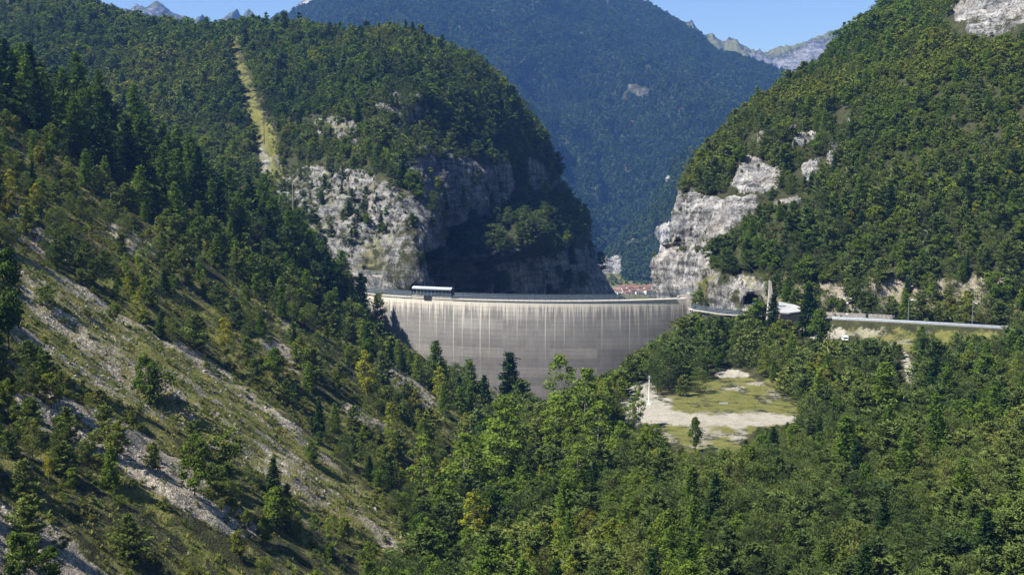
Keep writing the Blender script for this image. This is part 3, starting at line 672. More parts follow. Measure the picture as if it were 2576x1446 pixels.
class Spacing:
    def __init__(s, cell): s.c = cell; s.g = {}
    def ok(s, p, r):
        i, j = int(p[0] // s.c), int(p[1] // s.c)
        for a in (-1, 0, 1):
            for b in (-1, 0, 1):
                for q in s.g.get((i + a, j + b), ()):
                    if (q[0] - p[0]) ** 2 + (q[1] - p[1]) ** 2 + .5 * (q[2] - p[2]) ** 2 < (r + q[3]) ** 2 * .25: return False
        s.g.setdefault((i, j), []).append((p[0], p[1], p[2], r)); return True
SPC = Spacing(9.0)
def hero(kind, U_, Vt, D, w=1.0, tint=.5, label=None, hmin=2, hmax=40):
    x = (U_ - CX) / FPX * D * 1.0; x = float(P(U_, Vt, D)[0]); zt = float(P(U_, Vt, D)[2]); zb = ground_z(x, D)
    h = min(max(zt - zb, hmin), hmax)
    p = np.array([x, D, zb]); SPC.ok(p, h * WREL[kind] * .6)
    place(kind, p, h, w, tint=tint, hero=label)
# trees one can tell apart in the photograph
hero('larch', 55, 140, 480, 1.0, .55, 'tall light green larch at the upper end of the slope, beside the frame edge')
hero('larch', 200, 132, 545, 1.05, .35, 'tallest larch of the slope, broad cone rising above the brow')
hero('larch', 268, 250, 560, .9, .4, 'slim larch half hidden behind the tallest larch of the brow')
hero('larch', 335, 215, 565, 1.0, .45, 'pointed larch on the brow between two dark gaps')
hero('larch', 440, 315, 585, 1.15, .5, 'broad larch with a double rounded top on the brow')
hero('larch', 490, 395, 585, .95, .35, None); hero('larch', 525, 410, 590, .9, .4, None)
hero('larch', 575, 425, 600, .9, .5, None)
hero('larch', 655, 438, 605, 1.0, .4, 'larch standing in front of the bare grey slabs, high on the brow')
hero('larch', 700, 530, 590, 1.2, .45, None)
hero('larch', 782, 575, 600, 1.2, .55, 'dense larch down the brow, second from the dam end')
hero('larch', 860, 630, 606, 1.25, .6, 'light green larch beside the terrace at the dam end')
hero('larch', 790, 640, 580, 1.2, .6, None)
hero('spruce', 905, 690, 590, 1.1, .1, 'dark ragged spruce overlapping the end of the dam fence')
hero('spruce', 1285, 888, 520, 1.15, .35, 'dark pointed spruce standing alone before the dam face')
hero('larch', 1100, 858, 538, 1.25, .3, 'dark green conical larch rising against the lower dam face')
hero('larch', 1190, 903, 540, 1.05, .6, 'slender light green conifer before the dam, beside the dark larch')
hero('spruce', 1222, 945, 530, 1.0, .6, None); hero('pine', 1150, 915, 530, 1.1, .3, None); hero('pine', 1310, 960, 510, 1.1, .3, None); hero('pine', 1330, 985, 505, 1, .4, None)
hero('birch', 920, 886, 425, 1.0, .85, 'yellow-green birch with thin trunk on the lower slope')
hero('birch', 562, 795, 365, .95, .9, 'yellow-green birch in the middle of the scree slope')
hero('birch', 1412, 893, 400, 1.0, .45, 'tall pale green poplar whose top crosses the dam face', hmax=36)
hero('birch', 1470, 920, 390, 1.15, .35, 'wide pale green poplar beside the tallest poplar', hmax=34)
hero('birch', 1525, 945, 400, 1.0, .4, 'pale green poplar nearest the gravel clearing', hmax=30)
hero('birch', 1395, 990, 380, 1.25, .4, None); hero('birch', 1500, 1010, 360, 1.3, .45, None); hero('birch', 1560, 1060, 350, 1.2, .3, None)
hero('birch', 1280, 995, 370, 1.3, .4, None); hero('birch', 1240, 1060, 350, 1.4, .3, None); hero('birch', 1160, 1095, 345, 1.3, .45, None); hero('birch', 1060, 1090, 360, 1.2, .5, None); hero('birch', 1450, 1120, 330, 1.3, .35, None)
hero('birch', 1605, 965, 395, .8, .2, 'thin sparse poplar in front of the light mast'); hero('birch', 1590, 1000, 392, .8, .25, None)
hero('birch', 1650, 1130, 340, 1.2, .95, 'yellowing birch below the gravel clearing'); hero('birch', 1195, 1235, 300, 1.2, .8, None); hero('birch', 1620, 1180, 325, 1.1, 1.0, None)
hero('broadleaf', 1750, 1045, 365, .7, .3, 'tall bushy tree rising in front of the gravel track')
hero('birch', 985, 1010, 400, 1.0, .75, None); hero('birch', 1105, 925, 500, 1.2, .8, None)
hero('broadleaf', 12, 625, 272, .7, .1, 'dark leafy tree cut by the frame edge beside the scree', hmax=24)
hero('broadleaf', 362, 890, 305, .8, .45, 'round green tree with slim trunk in the scree grass'); hero('shrub', 380, 905, 303, .8, .2, None)
hero('shrub', 115, 715, 310, 1.2, .35, 'dense green bush high in the scree grass'); hero('shrub', 232, 740, 345, 1.0, .5, None)
hero('broadleaf', 152, 1225, 222, .75, .75, 'olive cone-shaped tree above the stony talus'); hero('pine', 535, 1170, 262, 1.0, .5, None); hero('pine', 500, 1205, 258, 1.0, .45, None)
hero('spruce', 685, 1150, 292, 1.2, .75, None); hero('spruce', 722, 945, 395, 1.1, .8, None)
hero('broadleaf', 785, 1110, 330, 1.0, .3, None); hero('shrub', 560, 1090, 290, 1.3, .45, None); hero('broadleaf', 520, 905, 345, 1.0, .35, None)
hero('broadleaf', 40, 1080, 235, 1.0, .2, None); hero('broadleaf', 20, 950, 245, 1.0, .6, None)
hero('spruce', 1944, 742, 520, 1.15, .25, 'dark spruce standing before the white-roofed chapel'); hero('spruce', 2035, 716, 518, 1.25, .15, 'tall dark spruce beside the chapel roof')
hero('broadleaf', 2068, 776, 500, 1.1, .35, 'round bright green tree shading the crowd beside the road'); hero('broadleaf', 1955, 800, 508, 1.2, .6, None); hero('broadleaf', 1904, 750, 540, 1.3, .35, 'dense green tree growing before the tunnel mouth'); hero('broadleaf', 1865, 790, 528, 1.1, .4, None)
hero('larch', 2228, 912, 385, 1.25, .7, 'light green larch beside the footpath'); hero('spruce', 2352, 893, 415, 1.2, .3, 'narrow dark spruce in the forest near the footpath'); hero('larch', 2318, 820, 470, 1.2, .1, 'brownish bush-like larch on the road embankment')
hero('pine', 1680, 880, 455, 1.6, .05, 'large dark pine at the edge of the gravel clearing', hmax=17); hero('pine', 1655, 925, 448, 1.3, .1, None); hero('pine', 1755, 925, 452, 1.5, .45, 'broad pine casting its shadow across the clearing'); hero('pine', 1715, 945, 445, 1.1, .7, None)
hero('larch', 2455, 990, 380, 1.1, .6, None); hero('larch', 2545, 830, 440, 1.2, .5, None)

DEN = {}
def scatter(sheet, N, fn, r0=.5):
    p, nn, at = sheet.sample(N, rng); U, V, dep = proj(p)
    kinds, hs, ws, keepm, tints, sp = fn(p, nn, at, U, V)
    cnt = 0
    for k in np.nonzero(keepm)[0]:
        kd = kinds[k]; h = hs[k]; q = p[k]
        if not SPC.ok(q, sp[k]): continue
        if blocked(kd, q, h):
            h *= .55
            if blocked(kd, q, h):
                h *= .55
                if blocked(kd, q, h):
                    if at['gravel'][k] > .3 or rng.random() < .35: continue
                    kd = 'shrub'; h = rng.uniform(.9, 1.9)
                    if sheet is not GR and blocked(kd, q, h): continue
        place(kd, q - [0, 0, .15], h, ws[k], tint=tints[k]); cnt += 1
    return cnt
def choose(n, table):
    k = list(table); w = np.array([table[a] for a in k], float); w /= w.sum()
    return np.array(k, object)[rng.choice(len(k), n, p=w)]
HT = {'pine': 9, 'larch': 12, 'spruce': 11, 'broadleaf': 9, 'birch': 9, 'shrub': 2.6}
def common(kinds, n, hscale=1.0, dv=.22):
    hs = np.array([HT[k] for k in kinds]) * np.clip(rng.normal(1, dv, n), .5, 1.6) * hscale
    ws = np.clip(rng.normal(1.08, .13, n), .8, 1.45)
    return hs, ws
NOROAD = lambda p: np.min(np.hypot(p[:, None, 0] - road_c[None, ::4, 0], p[:, None, 1] - road_c[None, ::4, 1]), 1) > 6.5
PATCH = [(2255, 872), (2280, 872), (2308, 925), (2306, 975), (2276, 975), (2270, 920)]
def f_ground(p, nn, at, U, V):
    n = len(p); left = left_plane(p[:, 0], p[:, 1]) > p[:, 2] - 4; left &= p[:, 0] < 2
    kinds = np.empty(n, object); d = np.zeros(n); hsc = np.ones(n); sp = np.zeros(n)
    patchy = fbm(p, .022, 3, seed=201)
    scr = inpoly(U, V, SCREE); tal = np.zeros(n, bool)
    for q in TALUS: tal |= inpoly(U, V, q)
    brow = left & (p[:, 1] > 470); mid = left & ~brow & ~scr & (V < 1120 + (U - 500) * .3) & (p[:, 1] > 330); lowl = left & ~brow & ~mid & ~scr
    def put(m, tab, den, hs):
        k = m.sum()
        if k: kinds[m] = choose(k, tab); d[m] = den if np.isscalar(den) else den[m]; hsc[m] = hs if np.isscalar(hs) else hs[m]
    fl = ~left
    put(fl, {'pine': 72, 'broadleaf': 8, 'larch': 6, 'birch': 2, 'shrub': 9, 'spruce': 3}, np.full(n, .98), 1.08 + .2 * patchy)
    cen = fl & (p[:, 0] < 45 + (p[:, 1] - 300) * .05) & (p[:, 1] < 480)
    put(cen, {'pine': 46, 'broadleaf': 22, 'birch': 9, 'larch': 4, 'shrub': 12, 'spruce': 2}, .98, 1.12)
    put(brow, {'pine': 52, 'larch': 24, 'spruce': 10, 'broadleaf': 6, 'shrub': 8}, np.where(p[:, 1] > 550, .85, np.clip(.22 + .55 * patchy, .04, .6)), np.where(p[:, 1] > 550, 1.55, 1.0))
    cst = left & (p[:, 1] > 552 - np.clip(-p[:, 0] - 95, 0, 105)) & (p[:, 0] < -75); put(cst, {'larch': 42, 'spruce': 34, 'pine': 24}, .95, 1.75)
    put(mid, {'pine': 34, 'broadleaf': 10, 'shrub': 54, 'larch': 4, 'birch': 5, 'spruce': 3}, np.clip(.26 + .5 * patchy, .04, .85), .82)
    put(lowl, {'pine': 26, 'broadleaf': 20, 'shrub': 44, 'birch': 6, 'larch': 4}, np.clip(.50 + .6 * patchy, .08, .95), .72)
    put(scr, {'shrub': 92, 'broadleaf': 8}, .03, .5)
    d = np.where(tal & left, d * .28, d)
    off = (at['gravel'] > .35) | (fl & inpoly(U, V, CLEAR_POLY)) | inpoly(U, V, PATCH)
    d = np.where(off, 0, d); bank = (at['grass'] > .5) & fl
    d = np.where(bank, d * .06, d)
    hs, ws = common(kinds, n); hs = hs * hsc
    # keep the rim of the dam and the gorge behind it free
    dam = np.hypot(p[:, 0] - 26, p[:, 1] - 775) < 178
    d = np.where(dam, 0, d); d = np.where(NOROAD(p), d, 0)
    sp = np.where(kinds == 'shrub', hs * .7, hs * .36 + np.where(left, .8, .35))
    ws = np.where((kinds == 'pine') & ~left, ws * 1.18, ws)
    tints = np.clip(rng.normal(.45, .14, n) + .3 * fbm(p, .03, 2, seed=202), 0, 1)
    tints = np.where(cst, tints * .5, np.where(left, np.clip(tints + .12, 0, 1), tints))
    vis = (p[:, 1] > 160)
    return kinds, hs, ws, (rng.random(n) < d) & vis, tints, sp
n1 = scatter(GR, 36000, f_ground)
def f_hill(p, nn, at, U, V):
    n = len(p); patchy = fbm(p, .02, 3, seed=211)
    upper = sstep(-.15, .35, (U - 1700) * .0 + (330 + (U - 2000) * .35 - V) / 300 + .4 * patchy)
    pb = rng.random(n) < np.clip(upper, .08, .93)
    a = choose(n, {'broadleaf': 78, 'shrub': 8, 'larch': 6, 'pine': 8}); b = choose(n, {'pine': 64, 'larch': 10, 'spruce': 5, 'broadleaf': 13, 'shrub': 6, 'birch': 2})
    kinds = np.where(pb, a, b); d = np.full(n, .95)
    rock = at['rock'] > .45
    d = np.where(rock, .26, d); kinds = np.where(rock, 'shrub', kinds)
    scr = (at['gravel'] > .4) | (at['scree'] > .55); d = np.where(scr, d * .35, d)
    kn = inpoly(U, V, KNOB); d = np.where(kn, d * .6, d); kinds = np.where(kn & (rng.random(n) < .8), 'shrub', kinds)
    hs, ws = common(kinds, n, .9); hs = np.where(rock, hs * .7, hs); ws = ws * np.where(kinds == 'shrub', 1, 1.16); hs = np.where(kn & (kinds != 'shrub'), hs * .5, hs)
    hs = np.where(pb & (V < 340 + (U - 2000) * .4), hs * .85, hs); hs = hs * np.clip(1 + .4 * fbm(p, .03, 3, seed=213) + rng.normal(0, .15, n), .55, 1.7); d = d * np.clip(1.15 - .9 * sstep(.25, .75, fbm(p, .05, 2, seed=214)), .3, 1)
    d = np.where(NOROAD(p), d, 0); d = np.where(inpoly(U, V, [(1700, 600), (1760, 600), (1770, 628), (1690, 628)]), 0, d)
    sp = np.where(kinds == 'shrub', hs * .7, hs * .31 + .7)
    tints = np.clip(rng.normal(.44, .09, n) + .22 * fbm(p, .018, 2, seed=212) + np.where(pb, .08, 0), 0, 1)
    return kinds, hs, ws, rng.random(n) < d, tints, sp
n2 = scatter(HS, 30000, f_hill)
for u_ in list(range(1702, 1800, 11)) + [1690, 1750, 1768, 1915, 1890, 1860]:        # shrubs rooted on the ledges of the pale cliff
    v_ = 631 + random.uniform(-3, 5) if u_ < 1810 else 556 - (1915 - u_) * -.5
    d_ = (HS.U - u_) ** 2 + (HS.V - v_) ** 2 + 1e6 * (HS.dep > 700); i_, j_ = np.unravel_index(np.argmin(d_), d_.shape)
    place('shrub', HS.G[i_, j_] - [0, .3, .2], random.uniform(1.6, 3.4), 1.0, tint=random.uniform(.25, .6)); n2 += 1
SHADE_TREES = [[(900, 290), (1000, 245), (1150, 270), (1290, 290), (1420, 420), (1420, 470), (1330, 400), (1230, 420), (1120, 400), (1000, 405), (930, 400)], [(1150, 650), (1185, 560), (1300, 515), (1440, 470), (1480, 620), (1400, 612), (1250, 645), (1170, 690)], [(1190, 720), (1250, 700), (1280, 740), (1180, 745)]]
def f_massif(p, nn, at, U, V):
    n = len(p); patchy = fbm(p, .012, 3, seed=221)
    up = rng.random(n) < np.clip(.35 + .5 * patchy + (300 - V) / 500 * (U < 900), .1, .85)
    a = choose(n, {'broadleaf': 78, 'spruce': 8, 'pine': 10, 'shrub': 4}); b = choose(n, {'pine': 76, 'broadleaf': 14, 'spruce': 6, 'larch': 4})
    kinds = np.where(up, a, b); d = np.full(n, .95)
    st = inpoly(U, V, STRIP); d = np.where(st, np.where(V > 270, .22, .05), d); kinds = np.where(st, 'shrub', kinds)
    sh = np.zeros(n, bool)
    for q in SHADE_TREES: sh |= inpoly(U, V, q)
    rock = at['rock'] > .42
    lr = np.zeros(n, bool)
    for q in C_ROCK_L: lr |= inpoly(U, V, q)
    d = np.where(lr, np.clip(.85 + .6 * patchy - (V - 450) / 600, .22, .97), np.where(rock & ~sh, .03, d)); kinds = np.where(lr & (rng.random(n) < .75), 'shrub', kinds)
    d = np.where(sh, .7, d); kinds = np.where(sh & (rng.random(n) < .75), 'pine', kinds)
    d = np.where(inpoly(U, V, TERRACE), 0, d)
    low = (p[:, 1] < 700) & (V > 690); d = np.where(low, d * .3, d); kinds = np.where(low, 'shrub', kinds)
    hs, ws = common(kinds, n, 1.04); hs = np.where(lr, hs * .72, hs * np.clip(1 + .4 * fbm(p, .02, 3, seed=223) + rng.normal(0, .14, n), .55, 1.7)); d = d * np.clip(1.15 - .8 * sstep(.3, .8, fbm(p, .03, 2, seed=224)), .35, 1); ws = ws * np.where(kinds == 'shrub', 1, 1.16)
    # the fringe of the cliff edge carries low trees
    sp = np.where(kinds == 'shrub', hs * .8, hs * .33 + 1.0)
    tints = np.clip(rng.normal(.38, .11, n) + .26 * fbm(p, .010, 2, seed=222) + np.where(up, .1, 0), 0, 1)
    return kinds, hs, ws, rng.random(n) < d, tints, sp
n3 = scatter(MS, 46000, f_massif)

# ---- which trees show largest: paint them front to back over the terrain's depth
Z8 = np.full((190, 340), 1e9)
for sh in (GR, HS, MS):
    i = (sh.V.ravel() // 8).astype(int) + 2; j = (sh.U.ravel() // 8).astype(int) + 2; ok = (i >= 0) & (i < 190) & (j >= 0) & (j < 340)
    np.minimum.at(Z8, (i[ok], j[ok]), sh.dep.ravel()[ok])
pos = np.array([t['p'] for t in TR]); hh = np.array([t['h'] for t in TR])
ub, vb, db = proj(pos); ut, vt, dt = proj(pos + np.c_[np.zeros((len(TR), 2)), hh])
PG = np.zeros((362, 644), bool); vis = np.zeros(len(TR))
for k in np.argsort(db):
    t = TR[k]; w = max(4, t['h'] * WREL[t['kind']] * t['w'] * FPX / db[k] * .8)
    i0, i1 = int(max(0, vt[k] // 4)), int(min(362, vb[k] // 4 + 1)); j0, j1 = int(max(0, (ub[k] - w / 2) // 4)), int(min(644, (ub[k] + w / 2) // 4 + 1))
    if i0 >= i1 or j0 >= j1: continue
    zi, zj = int(min(189, max(0, (vt[k] * .6 + vb[k] * .4) // 8 + 2))), int(min(339, max(0, ub[k] // 8 + 2)))
    if Z8[zi, zj] < db[k] - 14: continue
    s = PG[i0:i1, j0:j1]; vis[k] = (~s).sum(); s[:] = True
for k, t in enumerate(TR): t['vis'] = vis[k] + (1e4 if t['hero'] else 0); t['px'] = vb[k] - vt[k]; t['ub'] = ub[k]; t['vb'] = vb[k]; t['vt'] = vt[k]

# ------------------------------------------------------------------ individuals and woods
def stuff(name, kind_meshes, P_, scl, rot, idx, tint, label, cat):
    """one object: a point per plant, grown by geometry nodes"""
    coll = bpy.data.collections.new(name + '_sources')
    for k, me in enumerate(kind_meshes):
        coll.objects.link(bpy.data.objects.new('%s_%02d' % (name, k), me))
    me = bpy.data.meshes.new(name); n = len(P_)
    me.vertices.add(n); me.vertices.foreach_set('co', np.ascontiguousarray(P_, np.float32).ravel())
    def at(a, typ, v, f='value'):
        q = me.attributes.new(a, typ, 'POINT'); q.data.foreach_set(f, np.ascontiguousarray(v).ravel())
    at('scl', 'FLOAT_VECTOR', scl.astype(np.float32), 'vector')
    e = np.zeros((n, 3), np.float32); e[:, :rot.shape[1] if rot.ndim > 1 else 0] = rot if rot.ndim > 1 else 0
    if rot.ndim == 1: e[:, 2] = rot
    at('eul', 'FLOAT_VECTOR', e, 'vector'); at('pick', 'INT', idx.astype(np.int32)); at('tint', 'FLOAT', tint.astype(np.float32))
    o = link(name, me); tag(o, label, cat, None, 'stuff')
    g = bpy.data.node_groups.new(name + '_growth', 'GeometryNodeTree')
    g.interface.new_socket('Geometry', in_out='INPUT', socket_type='NodeSocketGeometry'); g.interface.new_socket('Geometry', in_out='OUTPUT', socket_type='NodeSocketGeometry')
    gi, go = g.nodes.new('NodeGroupInput'), g.nodes.new('NodeGroupOutput')
    ci = g.nodes.new('GeometryNodeCollectionInfo'); ci.inputs['Collection'].default_value = coll; ci.inputs['Separate Children'].default_value = True; ci.inputs['Reset Children'].default_value = True
    ip = g.nodes.new('GeometryNodeInstanceOnPoints'); ip.inputs['Pick Instance'].default_value = True
    def na(a, t):
        q = g.nodes.new('GeometryNodeInputNamedAttribute'); q.data_type = t; q.inputs['Name'].default_value = a; return next(s for s in q.outputs if s.enabled)
    er = g.nodes.new('FunctionNodeEulerToRotation'); g.links.new(na('eul', 'FLOAT_VECTOR'), er.inputs[0])
    L = g.links.new
    L(gi.outputs[0], ip.inputs['Points']); L(ci.outputs[0], ip.inputs['Instance']); L(na('pick', 'INT'), ip.inputs['Instance Index'])
    L(er.outputs[0], ip.inputs['Rotation']); L(na('scl', 'FLOAT_VECTOR'), ip.inputs['Scale']); L(ip.outputs[0], go.inputs[0])
    o.modifiers.new('growth', 'NODES').node_group = g
    return o
NAME = {'pine': 'pine_tree', 'larch': 'larch_tree', 'spruce': 'spruce_tree', 'broadleaf': 'leafy_tree', 'birch': 'poplar_tree', 'shrub': 'shrub'}
WORD = {'pine': 'pine', 'larch': 'larch', 'spruce': 'spruce', 'broadleaf': 'leafy tree', 'birch': 'poplar', 'shrub': 'shrub'}
TINTW = {'pine': ('dark green', 'dull green', 'mid green', 'blue-green', 'pale green'), 'larch': ('dark green', 'deep green', 'mid green', 'light green', 'bright green'), 'spruce': ('nearly black', 'very dark', 'dark', 'dark green', 'mid green'),
         'broadleaf': ('dark green', 'deep green', 'mid green', 'olive', 'brownish'), 'birch': ('fresh green', 'pale green', 'light green', 'yellow-green', 'yellowing'), 'shrub': ('dark', 'deep green', 'grey-green', 'olive', 'brownish')}
def zone(t):
    u, v, (x, y, z) = t['ub'], t['vb'], t['p']
    if y < 700 and t['src'] == 0:
        if left_plane(x, y) > z - 4 and x < 2:
            if y > 520 and x > -95: return 'at the slope foot against the dam'
            if y > 470: return 'on the brow above the dark gully' if u < 560 else 'on the brow near the grey slabs'
            if inpoly(np.array([u]), np.array([v]), SCREE)[0]: return 'in the grassy scree'
            if v < 900 and y > 330: return 'among scrub uphill of the scree' if u < 480 else 'on the rough slope before the dam'
            if v < 1150 and u > 640: return 'on the slope between scree and dam'
            return 'on bare stones at the scree edge' if v < 1250 else 'on the stony talus at the bottom edge'
        if y < 292: return 'in the nearest forest at the bottom edge' if u < 1750 else 'in the bottom corner forest'
        if u < 1330: return 'in the gully wood below the dam' if y > 360 else 'in the wood at the scree foot'
        if y > 490: return 'below the chapel and road' if u > 1800 else 'beside the shaded dam end'
        if u < 1640: return 'in the poplar wood before the dam' if y > 350 else 'in the wood below the poplars'
        if y > 425: return 'behind the gravel clearing' if u < 2080 else 'between footpath and road embankment'
        if u < 2080: return 'at the near rim of the gravel clearing' if y > 345 else 'in the forest below the gravel track'
        return 'in the forest beside the footpath' if y > 360 else 'in the forest below the footpath'
    if t['src'] == 1:
        if v > 640: return 'on the hillside just above the road' if u > 2080 else 'above the chapel, beside the pale cliff'
        if u < 1990 and v > 420: return 'around the pale limestone cliff'
        if v > 380: return 'on the hillside above the lamp posts' if u > 2250 else 'above the white rock slab'
        if v > 180: return 'high on the road hillside' if u > 2250 else 'on the skyline edge of the road hillside'
        return 'under the cliff at the hillside top'
    if u > 905 and not (u < 1060 and v > 560): return 'on the shaded cliff behind the dam' if v > 260 else 'on the rounded skyline above the shaded cliff'
    if v > 400 and u > 660: return 'among the grey slabs behind the dam'
    if abs(u - (590 + (v - 90) * .33)) < 75: return 'beside the cleared strip'
    if v < 150: return 'on the skyline beyond the brow'
    return 'on the wooded flank beyond the brow' if u < 600 else 'between cleared strip and grey slabs'
for k, t in enumerate(TR): t['src'] = 0 if k < len(TR) - n1 * 0 - n2 - n3 else (1 if k < len(TR) - n3 else 2)
SINGLE, MASS = [], []
LIMIT = {'pine': 290, 'broadleaf': 290, 'larch': 160, 'spruce': 110, 'birch': 110, 'shrub': 260}
for kd in KINDS:
    q = sorted((t for t in TR if t['kind'] == kd), key=lambda t: -t['vis'])
    sel = [t for t in q if t['vis'] > 14 and -20 < t['ub'] < 2595 and t['vt'] < 1446][:LIMIT[kd]]
    ids = {id(t) for t in sel}; SINGLE += sel; MASS += [t for t in q if id(t) not in ids]
labels = {}
for t in SINGLE:
    kd = t['kind']; r = t['h'] / HT[kd]; sw = 'low' if r < .72 else 'small' if r < .92 else 'middling' if r < 1.1 else 'tall' if r < 1.32 else 'towering'
    if kd == 'shrub': sw = {'towering': 'big', 'tall': 'large'}.get(sw, sw)
    ww = 'slim ' if t['w'] < .98 else 'broad ' if t['w'] > 1.2 else ''
    tw = TINTW[kd][min(4, int((t['tint'] - .1) / .8 * 5)) if t['tint'] > .1 else 0]
    t['tw'] = tw; t['zone'] = zone(t); t['lab'] = t['hero'] or f"{sw} {ww}{tw} {WORD[kd]} {t['zone']}"
    labels.setdefault(t['lab'], []).append(t)
SP_ = np.array([t['p'] for t in SINGLE])
for lab, ts in list(labels.items()):
    if len(ts) > 1:
        for t in ts:                             # say what stands next to it
            d = np.hypot(SP_[:, 0] - t['p'][0], SP_[:, 1] - t['p'][1]); k = int(np.argsort(d)[1]); nb = SINGLE[k]
            t['lab'] = f"{lab}, next to a {nb['tw']} {WORD[nb['kind']]}"
            for alt in (f"{lab}, by a {WORD[nb['kind']]}", lab):
                if len(t['lab'].replace('-', ' ').split()) > 16: t['lab'] = alt
again = {}
for t in SINGLE: again.setdefault(t['lab'], []).append(t)
ORD = ['', 'second', 'third', 'fourth', 'fifth', 'sixth']
for lab, ts in again.items():
    if 1 < len(ts) <= 7:                         # nothing else tells them apart: where they stand in the row
        for k, t in enumerate(sorted(ts, key=lambda t: t['ub'])):
            w_ = 'leftmost' if k == 0 else 'rightmost' if k == len(ts) - 1 else ORD[k] + ' from left'
            q_ = f"{lab}, {w_}"
            if len(q_.replace('-', ' ').split()) <= 16: t['lab'] = q_
PROTO = {}
def proto(kd, v, parts):
    """the first tree of each kind and shape; later ones are copies"""
    k = (kd, v, parts)
    if k in PROTO: return PROTO[k]
    crown, trunk, whole = tree_meshes(kd, v, 0)
    if parts:
        root = bpy.data.objects.new(NAME[kd], None); root.empty_display_size = .1
        a = bpy.data.objects.new('trunk', trunk); a.parent = root; b = bpy.data.objects.new('crown' if kd != 'shrub' else 'foliage', crown); b.parent = root
        PROTO[k] = (root, [a, b])
    else: PROTO[k] = (bpy.data.objects.new(NAME[kd], tree_meshes(kd, v, 0 if kd in ('pine', 'larch') else 1)[2]), [])
    return PROTO[k]
for t in SINGLE:
    kd = t['kind']; v = int(abs(math.sin(t['p'][0] * 12.9 + t['p'][1] * 7.1)) * 1000) % 6
    root, ch = proto(kd, v, t['px'] > (24 if kd in ('broadleaf', 'birch', 'shrub') else 48))
    o = root.copy(); COL.objects.link(o); o.location = t['p']; o.rotation_euler = (random.gauss(0, .03), random.gauss(0, .03), t['rot'])
    o.scale = (t['h'] * t['w'],) * 2 + (t['h'],); o['tint'] = float(t['tint'])
    tag(o, t['lab'], 'shrub' if kd == 'shrub' else 'tree', f"{WORD[kd]}s {t['zone']}")
    if 'birch' in t['lab'].split(',')[0]: o.name = 'birch_tree'
    for c in ch:
        d = c.copy(); COL.objects.link(d); d.parent = o; d['tint'] = float(t['tint'])
WOODN = {'pine': ('pine_forest', 'mass of pines filling the slopes between the single trees'), 'larch': ('larch_forest', 'mass of small larches spread through the far slopes'), 'spruce': ('spruce_forest', 'mass of dark spruces spread through the far slopes'),
         'broadleaf': ('leafy_forest', 'mass of olive and green leafy trees covering the hillsides'), 'birch': ('poplar_forest', 'mass of small pale poplars among the pines'), 'shrub': ('shrub_cover', 'mass of low shrubs on rocks and stony slopes')}
for kd in KINDS:
    q = [t for t in MASS if t['kind'] == kd]
    if not q: continue
    near = np.array([t['p'][1] < 430 for t in q])
    me = [tree_meshes(kd, v, 0)[2] for v in range(6)] + [tree_meshes(kd, v, 1)[2] for v in range(6)]
    hs = np.array([t['h'] for t in q]); ws = np.array([t['w'] for t in q])
    idx = rng.integers(0, 6, len(q)) + np.where(near, 0, 6)
    stuff(WOODN[kd][0], me, np.array([t['p'] for t in q]), np.stack([hs * ws, hs * ws, hs], 1), rng.random(len(q)) * 6.28, idx, np.array([t['tint'] for t in q]), WOODN[kd][1], 'forest')
# the mountain's own forest, far off
def far_wood(name, sheet, N, hmean, label, rockcut=.42, mixb=.5):
    p, nn, at = sheet.sample(N, rng); U, V, _ = proj(p)
    ok = (at['rock'] < rockcut) & ~((at['grass'] > .5) & (rng.random(N) < .85)) & (V > -40)
    p = p[ok]; n = len(p); pt = fbm(p, .004, 4, seed=301)
    con = rng.random(n) < np.clip(.55 + 1.0 * pt, .05, .95)
    me = [tree_meshes('broadleaf', v, 2)[2] for v in range(3)] + [tree_meshes('spruce', v, 2)[2] for v in range(3)]
    h = hmean * np.clip(rng.normal(1, .25, n), .5, 1.7) * np.where(con, 1.15, .9); w = rng.uniform(1.1, 1.6, n)
    tint = np.clip(np.where(con, .25, .55) + rng.normal(0, .08, n) + .4 * pt, 0, 1)
    stuff(name, me, p - [0, 0, .3], np.stack([h * w, h * w, h], 1), rng.random(n) * 6.28, rng.integers(0, 3, n) + np.where(con, 3, 0), tint, label, 'forest')
far_wood('mountain_forest', FM, 130000, 12, 'bluish forest covering the far mountain behind the gorge')
far_wood('spur_forest', SP, 11000, 10, 'low woods between the crags of the lower spur', .5)

